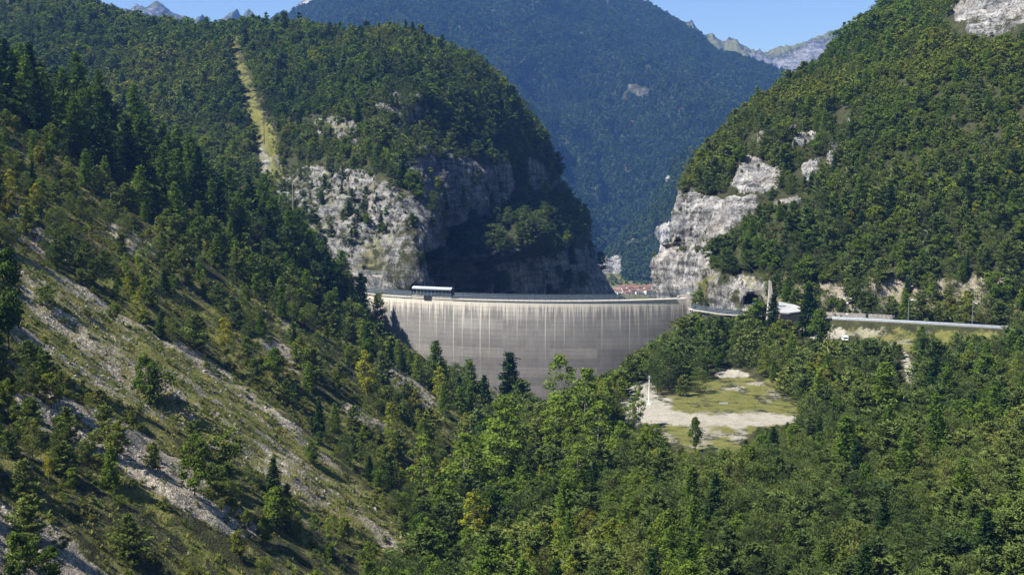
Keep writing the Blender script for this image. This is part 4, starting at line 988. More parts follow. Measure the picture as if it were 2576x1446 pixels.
# grass, herbs and stones on the slope
def tuft(seed, nb=16, big=False):
    r = np.random.default_rng(seed); az = r.random(nb) * 6.28; L = (.5 + .5 * r.random((nb, 1)))
    d = unit(np.stack([np.cos(az) * .55, np.sin(az) * .55, np.ones(nb)], 1)); c = np.stack([np.cos(az), np.sin(az), np.zeros(nb)], 1) * r.random((nb, 1)) * .45 + d * L * .5
    s = unit(np.cross(d, r.normal(0, 1, (nb, 3))))
    V, Q = cards(c, d * L * .5, s * (.16 if big else .06)); return mesh_np('grass_tuft', V, Q, mats=(GRASSM,), fattrs={'v': r.random(nb)})
GRASSM = leaf_mat('grass_blades', [(0, (.085, .118, .028)), (.4, (.140, .168, .040)), (.7, (.20, .195, .062)), (1, (.25, .215, .10))], .25)
def stone(seed):
    r = np.random.default_rng(seed); g = np.linspace(-1, 1, 3); V, Q = [], []
    for ax in range(3):
        for sg in (-1, 1):
            b = len(V)
            for a in g:
                for c in g:
                    p = [0, 0, 0]; p[ax] = sg; p[(ax + 1) % 3] = a * sg; p[(ax + 2) % 3] = c; V.append(p)
            for i in range(2):
                for j in range(2): Q.append((b + i * 3 + j, b + (i + 1) * 3 + j, b + (i + 1) * 3 + j + 1, b + i * 3 + j + 1))
    V = np.array(V, float); V = V / np.linalg.norm(V, axis=1, keepdims=True) ** .55
    V *= 1 + .35 * vnoise(V * 1.3 + seed * 3.7)[:, None]; V *= r.uniform(.6, 1.1, 3); return mesh_np('stone', V * .5, np.array(Q), mats=(STONEM,))
ts = NT('scree_stone'); STONEM = ts.out(ts.bsdf(ts.mix(ts.noise(ts.n('ShaderNodeTexCoord').outputs['Object'], 2.2, 4), ts.ramp(ts.attr('tint', 'INSTANCER'), [(0, (.13, .115, .10)), (.5, (.26, .235, .20)), (1, (.42, .39, .34))]), (.17, .15, .13)), .95))
p, nn, at = GR.sample(130000, rng); U, V, _ = proj(p)
lf = (left_plane(p[:, 0], p[:, 1]) > p[:, 2] - 4) & (p[:, 0] < 6) & (p[:, 1] > 165) & (p[:, 1] < 520)
m = lf & (rng.random(len(p)) < np.clip(at['grass'] * 1.5 - .25, 0, 1))
pg = p[m]; n = len(pg); h = .32 + .75 * rng.random(n) ** 1.6; bt = fbm(pg, .08, 3, seed=401)
stuff('grass_tufts', [tuft(s) for s in range(4)] + [tuft(9 + s, 12, True) for s in range(2)], pg, np.stack([h * 1.1, h * 1.1, h], 1), rng.random(n) * 6.28, rng.integers(0, 6, n), np.clip(.42 + .35 * bt + rng.normal(0, .16, n), 0, 1), 'light green grass and herbs in stripes down the scree', 'grass')
wild = fbm(p, .07, 3, seed=411)
m = lf & (at['gravel'] < .2) & (rng.random(len(p)) < np.where(inpoly(U, V, SCREE), .035, np.clip(.10 + .22 * wild, .01, .3)))
pq = p[m]; n = len(pq); h = .5 + 1.3 * rng.random(n) ** 1.5
stuff('low_scrub', [tree_meshes('shrub', v, 1)[2] for v in range(6)], pq - [0, 0, .1], np.stack([h * 1.25, h * 1.25, h], 1), rng.random(n) * 6.28, rng.integers(0, 6, n), np.clip(.58 + .3 * wild[m] + rng.normal(0, .16, n), 0, 1), 'knee to head high olive scrub between the stones of the slope', 'scrub')
m = (lf & (rng.random(len(p)) < np.clip(at['scree'] * .8 - at['grass'] * .3 - .1, 0, 1))) | ((at['gravel'] > .5) & (rng.random(len(p)) < .05))
ps = p[m]; n = len(ps); sz = .18 + .7 * rng.random(n) ** 5 + .5 * (rng.random(n) < .01)
stuff('scree_stones', [stone(s) for s in range(6)], ps, np.stack([sz] * 3, 1), rng.random((n, 3)) * 6.28, rng.integers(0, 6, n), np.clip(rng.normal(.5, .25, n), 0, 1), 'loose grey and brownish stones strewn over the talus', 'stones')

# ------------------------------------------------------------------ the dam
RD, DX, DY, ZC = 174.0, 26.0, 775.0, -70.0
def darc(th, off=0.0, z=ZC): return np.array([DX + (RD + off) * math.sin(th), DY - (RD + off) * math.cos(th), z])
_th = np.linspace(-.9, .6, 3000); _u = np.array([proj(darc(a))[0] for a in _th])
def th_of(U): return float(np.interp(U, _u, _th))
t = NT('dam_concrete'); arc, drop, p = t.attr('arc'), t.attr('drop'), t.pos()
av = t.n('ShaderNodeCombineXYZ', X=arc, Y=0.0, Z=t.math('MULTIPLY', drop, .012)).outputs[0]
s1 = t.noise(av, .62, 6, .75); s2 = t.noise(av, .16, 3, .5); s3 = t.noise(av, 2.6, 4, .6)
ln = t.math('MULTIPLY', t.math('POWER', t.n('ShaderNodeMapRange', i0=t.math('ADD', t.math('MULTIPLY', s1, .8), t.math('MULTIPLY', s2, .25)), i1=.42, i2=.78).outputs[0], 1.6), 44.0)
st = t.n('ShaderNodeMapRange', dict(interpolation_type='SMOOTHSTEP'), i0=t.math('DIVIDE', drop, t.math('ADD', ln, .6)), i1=1.0, i2=.15).outputs[0]
top = t.n('ShaderNodeMapRange', dict(interpolation_type='SMOOTHSTEP'), i0=t.math('SUBTRACT', drop, t.math('MULTIPLY', s1, 5.0)), i1=2.6, i2=-1.5).outputs[0]
jo = t.math('FRACT', t.math('DIVIDE', arc, 4.62)); jd = t.math('ABSOLUTE', t.math('SUBTRACT', jo, .5))
jid = t.n('ShaderNodeTexWhiteNoise', dict(noise_dimensions='1D'), W=t.math('FLOOR', t.math('DIVIDE', arc, 4.62))).outputs[0]
drip = t.n('ShaderNodeMapRange', dict(interpolation_type='SMOOTHSTEP'), i0=t.math('ADD', jd, t.math('MULTIPLY', t.math('DIVIDE', drop, t.math('ADD', t.math('MULTIPLY', jid, 34.0), 3.0)), .10)), i1=.13, i2=.03).outputs[0]
pale = t.math('MAXIMUM', t.math('MAXIMUM', t.math('MULTIPLY', st, .95), t.math('MULTIPLY', top, .9)), t.math('MULTIPLY', drip, t.math('MULTIPLY', jid, .95)))
blk = t.n('ShaderNodeTexWhiteNoise', dict(noise_dimensions='2D'), Vector=t.n('ShaderNodeCombineXYZ', X=t.math('FLOOR', t.math('DIVIDE', arc, 23.1)), Y=t.math('FLOOR', t.math('DIVIDE', drop, 4.7)), Z=0.0).outputs[0]).outputs[0]
wv = t.math('ADD', t.math('MULTIPLY', t.noise(p, .09, 5), .6), t.math('MULTIPLY', t.noise(t.scale(p, (1, 1, .2)), .8, 5, .7), .4))
base = t.ramp(wv, [(.35, (.190, .178, .163)), (.5, (.235, .221, .203)), (.65, (.28, .264, .242))])
silt = t.n('ShaderNodeMapRange', dict(interpolation_type='SMOOTHSTEP'), i0=t.math('ADD', drop, t.math('MULTIPLY', s1, 14.0)), i1=20.0, i2=40.0).outputs[0]  # darker towards the foot of the wall, edge broken by noise
base = t.mix(silt, base, t.mix(1.0, base, (.84, .83, .83), 'MULTIPLY'))
base = t.mix(1.0, base, t.ramp(blk, [(0, (.90, .90, .91)), (.7, (1, 1, 1)), (.86, (1.02, 1.02, 1.02)), (.90, (1.20, 1.19, 1.18)), (1, (1.24, 1.23, 1.21))]), 'MULTIPLY')
col = t.mix(pale, base, (.64, .585, .48))
hl = t.math('ABSOLUTE', t.math('SUBTRACT', t.math('FRACT', t.math('DIVIDE', drop, 2.36)), .5))
lines = t.n('ShaderNodeMapRange', i0=hl, i1=.085, i2=.01).outputs[0]
vl = t.n('ShaderNodeMapRange', i0=t.math('ABSOLUTE', t.math('SUBTRACT', t.math('FRACT', t.math('DIVIDE', arc, 2.31)), .5)), i1=.05, i2=.0).outputs[0]
brk = t.n('ShaderNodeMapRange', i0=t.noise(t.n('ShaderNodeCombineXYZ', X=arc, Y=drop, Z=0.0).outputs[0], .22, 4, .6), i1=.36, i2=.60).outputs[0]
dark = t.math('ADD', t.math('MULTIPLY', t.math('MULTIPLY', lines, brk), .6), t.math('MULTIPLY', vl, .16), clamp=True)
tip = t.math('MULTIPLY', t.n('ShaderNodeMapRange', i0=drop, i1=3.2, i2=.0).outputs[0], t.n('ShaderNodeMapRange', i0=jd, i1=.06, i2=.0).outputs[0])
col = t.mix(t.math('MAXIMUM', dark, t.math('MULTIPLY', tip, .5)), col, (.075, .068, .062))
DAMM = t.out(t.bsdf(col, .9, wv, .15, .3, spec=.15))
CONC = plain('pale_concrete', (.42, .395, .35), .9, 0, .2, .8)
DARKC = plain('dark_opening', (.03, .03, .032), .95)  # near-black colour stands in for the unlit depth of openings
nth, nz = 220, 90
ths = np.linspace(th_of(855), th_of(1790), nth); V, A1, A2 = [], [], []
def face_off(d): return -1.0 * d * .03 + 3.2 * math.sin(min(d, 70) / 70 * math.pi) * .6
zs = np.concatenate([[0], np.linspace(.01, 78, nz - 1)])
for a in ths:
    for d in zs: V.append(darc(a, face_off(d), ZC - d)); A1.append(RD * a + 400); A2.append(d)
for a in ths:                                             # crest and the air side
    for off, dz in ((0, 0), (-1.7, .0), (-3.4, 0), (-3.4, -6), (-9, -78)): V.append(darc(a, off, ZC + dz)); A1.append(RD * a + 400); A2.append(-dz + .2)
V = np.array(V); Q = []
for i in range(nth - 1):
    for j in range(nz - 1): b = i * nz + j; Q.append((b, b + 1, b + nz + 1, b + nz))
    b0 = nth * nz
    for j in range(4): b = b0 + i * 5 + j; Q.append((b + 5, b + 6, b + 1, b))
dam = empty('arch_dam', darc(0, -1.7, ZC), 'tall curved grey concrete dam streaked white below its crest', 'dam')
def rel(o, root):                                          # keep world-space geometry under a moved root
    o.parent = root; o.matrix_parent_inverse = root.matrix_basis.inverted(); return o
bpy.context.view_layer.update()
rel(link('dam_wall', mesh_np('dam_wall', V, np.array(Q), {'arc': A1, 'drop': A2}, (DAMM,), smooth=True)), dam)
def arc_block(a0, a1, o0, o1, z0, z1, n=12):
    m = MB(); vs = []; fs = []
    for k in range(n + 1):
        a = a0 + (a1 - a0) * k / n
        for o_, z in ((o0, z0), (o0, z1), (o1, z1), (o1, z0)): vs.append(darc(a, o_, z))
    for k in range(n):
        for j in range(4): fs.append((k * 4 + j, k * 4 + (j + 1) % 4, k * 4 + 4 + (j + 1) % 4, k * 4 + 4 + j))
    fs += [(0, 1, 2, 3), tuple(n * 4 + j for j in (3, 2, 1, 0))]
    return m.add(vs, fs)
for u0, u1, z in ((1036, 1066, .95), (1087, 1136, .7)):
    rel(arc_block(th_of(u0), th_of(u1), .25, -3.2, ZC - .6, ZC + z).build('raised_block', CONC), dam)
rel(arc_block(th_of(1067), th_of(1086), .12, -2.0, ZC - 1.6, ZC + .4).build('spillway_opening', DARKC), dam)
rel(arc_block(th_of(857), th_of(1035), .35, -.05, ZC - .5, ZC + .12, 30).build('crest_ledge', CONC), dam)
rel(arc_block(th_of(1137), th_of(1700), .35, -.05, ZC - .5, ZC + .12, 60).build('crest_ledge', CONC), dam)
w = MB(); a = P(1702, 752, 617); b = P(1768, 752, 604)
w.add([a + [0, 0, -16], b + [0, 0, -16], b + [0, 0, 2.6], a + [0, 0, 1.2], a + [1, 6, -16], b + [1, 6, -16], b + [1, 6, 2.6], a + [1, 6, 1.2]], [(0, 1, 2, 3), (7, 6, 5, 4), (3, 2, 6, 7), (0, 3, 7, 4), (1, 5, 6, 2), (0, 4, 5, 1)])
rel(w.build('wing_wall', plain('weathered_concrete', (.20, .185, .168), .9, 0, .35, .5)), dam)

STEEL = plain('blue_grey_steel', (.115, .15, .185), .55, .35, .15, 2)
STEELL = plain('light_steel', (.25, .285, .32), .5, .3, .15, 2)
GALV = plain('galvanised_steel', (.25, .285, .32), .5, .35, .15, 1)
WHITE = plain('white_paint', (.80, .80, .78), .45, 0, .05, 1)
def resample(pts, step):
    pts = np.array(pts, float); d = np.r_[0, np.cumsum(np.linalg.norm(np.diff(pts, axis=0), axis=1))]; n = max(2, int(round(d[-1] / step)) + 1)
    return np.stack([np.interp(np.linspace(0, d[-1], n), d, pts[:, k]) for k in range(3)], 1)
def fence(name, label, pts, h, step, cat='fence', group=None, bars=.25, bw=.125, mat=None, rails=(.12, .42, .72, 1.0), over=.22):
    mat = mat or STEEL
    q = resample(pts, step); root = empty(name, q[0], label, cat, group); bpy.context.view_layer.update()
    for p in q: rel(MB().box(p + [0, 0, (h + over) / 2], (.16, .16, h + over)).build('post', mat), root)
    for f in rails: rel(MB().tube([p + [0, 0, h * f] for p in q], .07, 4).build('rail', STEELL if .2 < f < .9 else mat), root)
    if bars:
        m = MB()
        for p in resample(pts, bars): m.box(p + [0, 0, h * .54], (bw, .03, h * .9))
        pn = m.build('mesh_panel', mat); rel(pn, root)
    return root
crest = lambda u0, u1, n=40, off=-.35, dz=.12: [darc(th_of(u), off, ZC + dz) for u in np.linspace(u0, u1, n)]
fence('crest_fence', 'blue-grey steel fence on the dam crest between rock terrace and canopy', crest(903, 1034), 2.9, 2.6)
fence('crest_fence', 'long blue-grey steel fence along the middle of the dam crest', crest(1138, 1556, 80), 2.9, 2.6)
e1 = [darc(th_of(u), -.35, ZC + .12 + .5 * sstep(1557, 1600, u)) for u in np.linspace(1557, 1700, 30)] + [P(1702, 750, 616.5) + [0, 0, .3], P(1728, 744, 611), P(1766, 738, 604)]
for q in e1[-2:]: q[2] = -67.0
e1[-3][2] = -69.3
fence('crest_fence', 'stepped steel fence climbing to the rock at the shaded dam end', e1, 2.6, 2.6, bars=.34, bw=.075)
# canopy on the crest
can = empty('crest_canopy', darc(th_of(1088), -1.6, ZC), 'small canopy with pale ribbed roof on slim posts over the dam crest', 'canopy'); bpy.context.view_layer.update()
ROOFM = plain('pale_blue_roof_sheet', (.52, .60, .68), .35, .1, .12, 1.2)
a0, a1 = th_of(1038), th_of(1136)
m = MB(); vs, fs = [], []; n = 15; K = 7
for k in range(n + 1):
    a = a0 + (a1 - a0) * k / n
    for j in range(K):
        s = j / (K - 1); vs.append(darc(a, .9 - 4.2 * s, ZC + 4.25 + 1.25 * math.sin(math.pi * (.12 + .76 * s))))
for k in range(n):
    for j in range(K - 1): b = k * K + j; fs.append((b, b + 1, b + K + 1, b + K))
m.add(vs, fs); ro = m.build('roof', ROOFM); rel(ro, can); sm = ro.modifiers.new('thick', 'SOLIDIFY'); sm.thickness = .12
for k in range(n + 1):
    a = a0 + (a1 - a0) * k / n
    rb = MB().tube([darc(a, .95 - 4.3 * s, ZC + 4.30 + 1.27 * math.sin(math.pi * (.12 + .76 * s))) for s in np.linspace(0, 1, 7)], .07, 4).build('rib', STEELL); rel(rb, ro)
for k in range(11):
    a = a0 + (a1 - a0) * (k + .3) / 10.6
    for off in (.45, -2.9): rel(MB().tube([darc(a, off, ZC + .6), darc(a, off, ZC + 4.6)], .11, 5).build('post', STEELL), can)
rel(arc_block(a0, a1, .95, .80, ZC + 4.15, ZC + 4.75).build('fascia', GALV), can)
m = MB()
for off in (.4,):
    for z in (1.3, 1.9, 2.5): m.tube([darc(a, off, ZC + z) for a in np.linspace(a0, a1, 20)], .06, 4)
    for a in np.linspace(a0, a1, 60): m.box(darc(a, off - .1, ZC + 1.7), (.10, .03, 1.9))
rel(m.build('guard_grid', STEEL), can)

# walkway at the shaded dam end
wp = [P(1738, 776, 594), P(1744, 778, 586), P(1775, 783, 580), P(1815, 789, 575), P(1852, 792, 571), P(1885, 789, 566)]
wk = empty('cliff_walkway', wp[0], 'narrow steel-railed walkway bending round the rock beside the dam', 'walkway'); bpy.context.view_layer.update()
m = MB(); q = resample(wp, 1.5)
for k in range(len(q) - 1):
    d = q[k + 1] - q[k]; m.box((q[k] + q[k + 1]) / 2 + [0, 1.0, -.25], (np.hypot(d[0], d[1]) + .05, 2.6, .4), math.atan2(d[1], d[0]))
rel(m.build('deck', CONC), wk)
m = MB()
for k in range(0, len(q), 4): m.box(q[k] + [0, 1.4, -5], (.5, .5, 9.4))
rel(m.build('pillar', CONC), wk)
fence('walkway_railing', 'slate coloured railing on the walkway round the rock', [p + [0, -.15, -.02] for p in wp], 2.3, 2.4, 'railing', None, .3, .12)

# rock terrace by the dam's other end
tp = [P(884, 690, 655), P(930, 692, 654), P(958, 694, 652), P(992, 692, 651)]
tr_ = empty('rock_terrace', tp[0], 'concrete terrace with railing on the rock at the dam end', 'terrace'); bpy.context.view_layer.update()
m = MB(); z0 = tp[0][2]
m.add([*[p + [0, 0, 0] for p in tp], tp[-1] + [2, 14, 0], tp[0] + [-2, 14, 0]] + [*[p + [0, 0, -1.0] for p in tp], tp[-1] + [2, 14, -1.0], tp[0] + [-2, 14, -1.0]],
      [(0, 1, 2, 3, 4, 5), (11, 10, 9, 8, 7, 6)] + [(i, i + 6, (i + 1) % 6 + 6, (i + 1) % 6) for i in range(6)])
rel(m.build('slab', plain('terrace_slab', (.36, .32, .29), .9)), tr_)
for u in (905, 940, 985): rel(MB().box(P(u, 703, 656), (1.0, 3.0, 6.0)).build('pier', DARKC if u > 960 else CONC), tr_)
fence('terrace_railing', 'grey railing with light top rail along the rock terrace', [p + [0, .2, .05] for p in tp], 2.1, 2.2, 'railing', None, 0, 0, GALV, (.1, .55, 1.0), 0)
def van(loc, rz, label, col=WHITE, L=5.0, W=2.0, Hh=2.1, name='parked_van', cat='van', group=None):
    r = empty(name, loc, label, cat, group, rz)
    pr = [(-L / 2, .45), (L / 2, .45), (L / 2, 1.05), (L * .36, 1.2), (L * .24, Hh), (-L * .47, Hh), (-L / 2, Hh * .9)]
    MB().prism(pr, -W / 2, W / 2).build('body', col, r, bevel=.06)
    g = plain('dark_glass', (.02, .025, .03), .15) if 'dark_glass' not in bpy.data.materials else bpy.data.materials['dark_glass']
    for s in (-1, 1):
        for x0, x1 in ((-.40, -.14), (-.12, .08), (.10, .24)): MB().prism([(L * x0, Hh * .60), (L * x1, Hh * .60), (L * (x1 - .01), Hh * .90), (L * x0, Hh * .90)], s * (W / 2 + .012) - .01, s * (W / 2 + .012) + .01).build('window', g, r)
        for x in (-.31, .31):
            wh = MB().tube([(L * x, s * (W / 2 - .22), .34), (L * x, s * (W / 2 + .02), .34)], .34, 14).build('wheel', bpy.data.materials.get('tyre') or plain('tyre', (.02, .02, .02), .9), r)
    MB().prism([(L * .365, 1.24), (L * .355, 1.24), (L * .252, Hh * .95), (L * .262, Hh * .97)], -W * .43, W * .43).build('windscreen', g, r)
    MB().prism([(-L * .508, Hh * .60), (-L * .49, Hh * .60), (-L * .48, Hh * .88), (-L * .505, Hh * .88)], -W * .40, W * .40).build('rear_window', g, r)
    for s in (-1, 1): MB().box((L / 2 + .01, s * W * .36, .85), (.05, .3, .16)).build('headlight', GALV, r)
    return r
van(tuple(P(968, 690, 656) + [0, 0, .02]), .05, 'white van with dark windows parked on the rock terrace', L=5.4, Hh=2.3)
van(tuple(P(938, 689, 662) + [0, 0, .02]), .2, 'white van on the terrace, half hidden behind the railing', L=4.6, Hh=2.2)

# ------------------------------------------------------------------ road, wall, guardrail, lamps
def ribbon(pts, w0, w1, dz, name, mat):
    pts = np.array(pts); t_ = np.gradient(pts, axis=0); nx = np.stack([-t_[:, 1], t_[:, 0]], 1); nx /= np.linalg.norm(nx, axis=1, keepdims=True)
    a = pts.copy(); b = pts.copy(); a[:, :2] += nx * w0; b[:, :2] += nx * w1; a[:, 2] += dz; b[:, 2] += dz
    n = len(pts); V = np.concatenate([a, b]); i = np.arange(n - 1)
    o = link(name, mesh_np(name, V, np.stack([i, i + 1, n + i + 1, n + i], 1), mats=(mat,))); o['kind'] = 'structure'; return o
ASPH = plain('asphalt', (.085, .083, .080), .95, 0, .2, .4)
ribbon(road_c, -3.2, 3.2, .02, 'road', ASPH)
ribbon(road_c, -3.05, -2.93, .03, 'road_edge_line', WHITE); ribbon(road_c, 2.93, 3.05, .03, 'road_edge_line', WHITE); ribbon(road_c, -.06, .06, .03, 'road_centre_line', WHITE)
rd = np.array(road_c); tg = np.gradient(rd, axis=0); nx = np.stack([-tg[:, 1], tg[:, 0]], 1); nx /= np.linalg.norm(nx, axis=1, keepdims=True)
if nx[45, 1] > 0: nx = -nx                                     # towards the valley
def roadside(off, dz=0.0): q = rd.copy(); q[:, :2] += nx * off; q[:, 2] += dz; return q
RU = proj(rd)[0]
gsel = roadside(3.5)[(RU > 2098) & (RU < 2560)]
gr_ = empty('guardrail', gsel[0], 'pale steel guardrail along the valley side of the road', 'guardrail'); bpy.context.view_layer.update()
for p in resample(gsel, 2.6): rel(MB().box(p + [0, .10, .5], (.12, .12, 1.2)).build('post', STEEL), gr_)
q = resample(gsel, 2)
for z in (.45, .95): rel(MB().add([p + [0, dy, z + dz] for p in q for dy, dz in ((0, -.19), (-.09, -.10), (0, 0), (-.09, .10), (0, .19))], [(k * 5 + j, k * 5 + j + 1, k * 5 + j + 6, k * 5 + j + 5) for k in range(len(q) - 1) for j in range(4)]).build('rail', GALV), gr_)
rel(MB().add([p + [0, dy, dz] for p in q for dy, dz in ((-.3, -.5), (-.3, .18), (.05, .18))], [(k * 3 + j, k * 3 + j + 1, k * 3 + j + 4, k * 3 + j + 3) for k in range(len(q) - 1) for j in range(2)]).build('kerb', plain('grey_kerb', (.20, .19, .175), .9)), gr_)
tw = NT('stone_wall'); pw = tw.pos(); vw = tw.n('ShaderNodeTexVoronoi', Vector=pw, Scale=2.0); 
SWALL = tw.out(tw.bsdf(tw.mix(tw.ramp(vw.outputs['Distance'], [(.3, (0, 0, 0)), (.6, (.7, .7, .7))]), tw.ramp(tw.noise(pw, 1.2, 4), [(.3, (.24, .225, .20)), (.7, (.42, .40, .36))]), (.12, .11, .10)), .95))
wsel = roadside(-4.6)[(RU > 2060) & (RU < 2252)]; q = resample(wsel, 1.5)
m = MB(); m.add([p + [0, dy, dz] for p in q for dy, dz in ((0, -.4), (.05, 2.0), (.6, 2.0), (.6, -.4))], [(k * 4 + j, k * 4 + j + 1, k * 4 + j + 5, k * 4 + j + 4) for k in range(len(q) - 1) for j in range(3)] + [(0, 1, 2, 3)])
sw = m.build('stone_wall', SWALL); tag(sw, 'low rough stone retaining wall behind the road', 'wall')
def lamp_post(loc, h, label, arms=1, low=(), rz=0.0):
    r = empty('lamp_post', loc, label, 'lamp post', 'lamp posts along the road', rz)
    MB().tube([(0, 0, -.3), (0, 0, 1.2), (0, 0, h)], [.16, .14, .09], 8).build('pole', GALV, r)
    for s in ((1,) if arms == 1 else (1, -1)):
        MB().tube([(0, 0, h - .05), (s * .5, 0, h + .12), (s * 1.1, 0, h + .15)], .06, 6).build('arm', GALV, r)
        MB().box((s * 1.35, 0, h + .14), (1.0, .42, .2), 0, .8).build('lamp_head', WHITE, r, bevel=.03)
    for z in low: MB().box((0, -.25, z), (.75, .5, .55), 0, .85).build('floodlight', WHITE, r, bevel=.04)
    return r
for u, arms, low, lb in ((2124, 2, (7.2, 2.4), 'grey lamp post with two arms and floodlights by the stone wall'), (2288, 1, (), 'single-arm lamp post behind the guardrail, below the scree chute'), (2450, 1, (), 'single-arm lamp post behind the guardrail, beside dark pines')):
    k = int(np.argmin(np.abs(proj(roadside(2.8))[0] - u))); lamp_post(tuple(roadside(2.8)[k] + [0, 0, 0]), 9.4 if u != 2124 else 9.0, lb, arms, low)
def pole_sign(loc, label, w, h, z, mat):
    r = empty('road_sign', loc, label, 'sign'); MB().tube([(0, 0, -.3), (0, 0, z + h)], .05, 6).build('pole', GALV, r); MB().box((0, -.08, z + h / 2), (w, .06, h)).build('panel', mat, r, bevel=.02); return r
DKP = plain('dark_panel', (.03, .032, .036), .6); BLUE = plain('blue_sign', (.03, .10, .42), .5)
for u, lb, w_, h_, z_ in ((2182, 'dark upright panel standing before the stone wall', .9, 2.0, .5), (2249, 'dark box at the end of the stone wall', 1.6, 1.1, .3)):
    k = int(np.argmin(np.abs(proj(roadside(-4.2))[0] - u))); pole_sign(tuple(roadside(-4.2)[k]), lb, w_, h_, z_, DKP)
pole_sign(tuple(P(1893, 774, 548)), 'small blue sign beside the tunnel mouth', .8, .8, 1.7, BLUE)

# tunnel mouth in the rock, cliff road
def tunnel(c, w_, h_, label, depth=3.0, seed=1):
    r = empty('tunnel_mouth', c, label, 'tunnel'); q = np.random.default_rng(seed)
    n = 15; an = np.linspace(math.pi, 0, n); jit = 1 + q.normal(0, .07, n)
    inner = [(-w_ / 2, -1)] + [(w_ / 2 * math.cos(a) * k, max(.0, h_ * math.sin(a) ** .6 * k * (1 - .18 * math.cos(a)))) for a, k in zip(an, jit)] + [(w_ / 2, -1)]
    m = len(inner)
    MB().add([(x, y, z) for y in (-.6, depth) for x, z in inner], [(m + i, m + i + 1, i + 1, i) for i in range(m - 1)] + [tuple(range(m, 2 * m))]).build('bore', DARKC, r)  # darkness of the unlit rock inside is put into the colour
    vs, fs = [], []; K = 6
    for i in range(1, m - 1):
        x, z = inner[i]
        for k in range(K):
            f = k / (K - 1); g = q.normal(0, .22, 3)
            vs.append((x * (1 + .5 * f) + g[0], -.7 - 1.4 * math.sin(f * 2.4) + 2.2 * f * f + g[1], max(-1, z * (1 + .32 * f) + .9 * f) + g[2]))
    for i in range(m - 3):
        for k in range(K - 1): b = i * K + k; fs.append((b, b + K, b + K + 1, b + 1))
    MB().add(vs, fs).build('rock_rim', ROCKM, r); return r
ROCKM = plain('hewn_rock', (.15, .14, .125), .95, 0, .4, .6)
tunnel(tuple(P(1890, 766, 553)), 7.4, 4.9, 'dark tunnel mouth in the rock knob above the walkway', 9)
tunnel(tuple(P(1706, 622, 647)), 4.6, 4.6, 'small dark tunnel mouth at the cliff road', 6)
pole_sign(tuple(P(1694, 622, 650)), 'small blue sign beside the cliff tunnel', 1.9, 1.2, .6, BLUE)
# chapel
ch = empty('chapel', P(1985, 806, 530), 'small chapel with white sloping concrete roof and brown walls beside the road', 'chapel'); bpy.context.view_layer.update()
m = MB(); rp = [P(1953, 770, 531), P(1962, 785, 526), P(1985, 786.5, 525), P(2013, 783, 527), P(2013, 772, 534), P(1996, 765.5, 541), P(1958, 758, 545)]
m.add([*rp, *[p + [0, 0, -.55] for p in rp]], [tuple(range(7)), tuple(range(13, 6, -1))] + [(i, i + 7, (i + 1) % 7 + 7, (i + 1) % 7) for i in range(7)])
WCON = plain('white_concrete', (.31, .31, .305), .8, 0, .12, .5)
rel(m.build('roof', WCON), ch)
m = MB(); wpz = [p + [0, 1.2, -.7] for p in rp]; m.add([*wpz, *[np.array([p[0], p[1], -74.0]) for p in wpz]], [(i, i + 7, (i + 1) % 7 + 7, (i + 1) % 7) for i in range(7)])
rel(m.build('wall', plain('brown_concrete', (.15, .115, .085), .9, 0, .2, .6)), ch)
m = MB(); b = P(1938, 806, 533); h0 = 17.6
m.add([b + q for q in ([-1.6, 0, 0], [1.5, 0, 0], [1.5, 2.4, 0], [-1.6, 2.4, 0], [-.9, 0, h0 - 4], [.5, 0, h0 - 5], [.5, 1.5, h0 - 5], [-.9, 1.5, h0 - 4], [-1.0, .2, h0], [-.1, .2, h0 - .5], [-.1, 1.2, h0 - .5], [-1.0, 1.2, h0])],
      [(0, 1, 5, 4), (1, 2, 6, 5), (2, 3, 7, 6), (3, 0, 4, 7), (4, 5, 9, 8), (5, 6, 10, 9), (6, 7, 11, 10), (7, 4, 8, 11), (8, 9, 10, 11)])
rel(m.build('spire', plain('weathered_spire', (.46, .41, .36), .9, 0, .25, .4)), ch)
rel(MB().box(P(1984, 800, 525.5), (7.5, .5, 3.0)).build('window', DARKC), ch)
for k, (u, v, s) in enumerate(((1919, 808, 1.3), (1926, 815, 1.6), (1931, 822, 1.5), (1921, 801, 1.1), (1912, 806, 1.2), (1936, 826, 1.3))):
    p = P(u, v, 516); p[2] = ground_z(p[0], p[1]) + .5
    o = link('stone_block', mesh_np('stone_block', stone(50 + k).vertices and np.array([q.co for q in stone(50 + k).vertices]) * s * 2.0, np.array([tuple(f.vertices) for f in stone(50 + k).polygons]), mats=(CONC,)))
    o.location = p; tag(o, ('uphill white stone block of the row before the chapel', 'largest white stone block of the row before the chapel', 'second largest white stone block, beside the lowest one', 'topmost small white stone block below the chapel spire', 'white stone block standing apart on the grass before the chapel', 'lowest white stone block of the row before the chapel')[k], 'rock', 'white stone blocks before the chapel')

# light mast on the clearing
x0 = P(1632, 1019, 430); mast = empty('light_mast', (x0[0], 430, ground_z(x0[0], 430)), 'white and grey light mast standing alone on the gravel clearing', 'mast')
MB().tube([(0, 0, -.3), (0, 0, 3), (0, 0, 10.2)], [.24, .2, .13], 8).build('pole', WHITE, mast)
MB().box((0, 0, .1), (1.4, 1.4, .5)).build('footing', WHITE, mast)
for s in (-1, 1): MB().box((s * .28, 0, 9.6), (.4, .5, .35), 0, .8).build('floodlight', GALV, mast, bevel=.03)
MB().box((.22, -.05, 6.0), (.16, .2, 3.5)).build('cable_box', STEEL, mast)
lx = P(1820, 1021, 431); lz = ground_z(lx[0], 431)
sl_ = empty('stone_slab', (lx[0], 431, lz), 'long white stone slab lying on the clearing grass', 'slab'); MB().box((0, 0, .2), (3.0, .8, .6), .05).build('slab', WCON, sl_, bevel=.06)
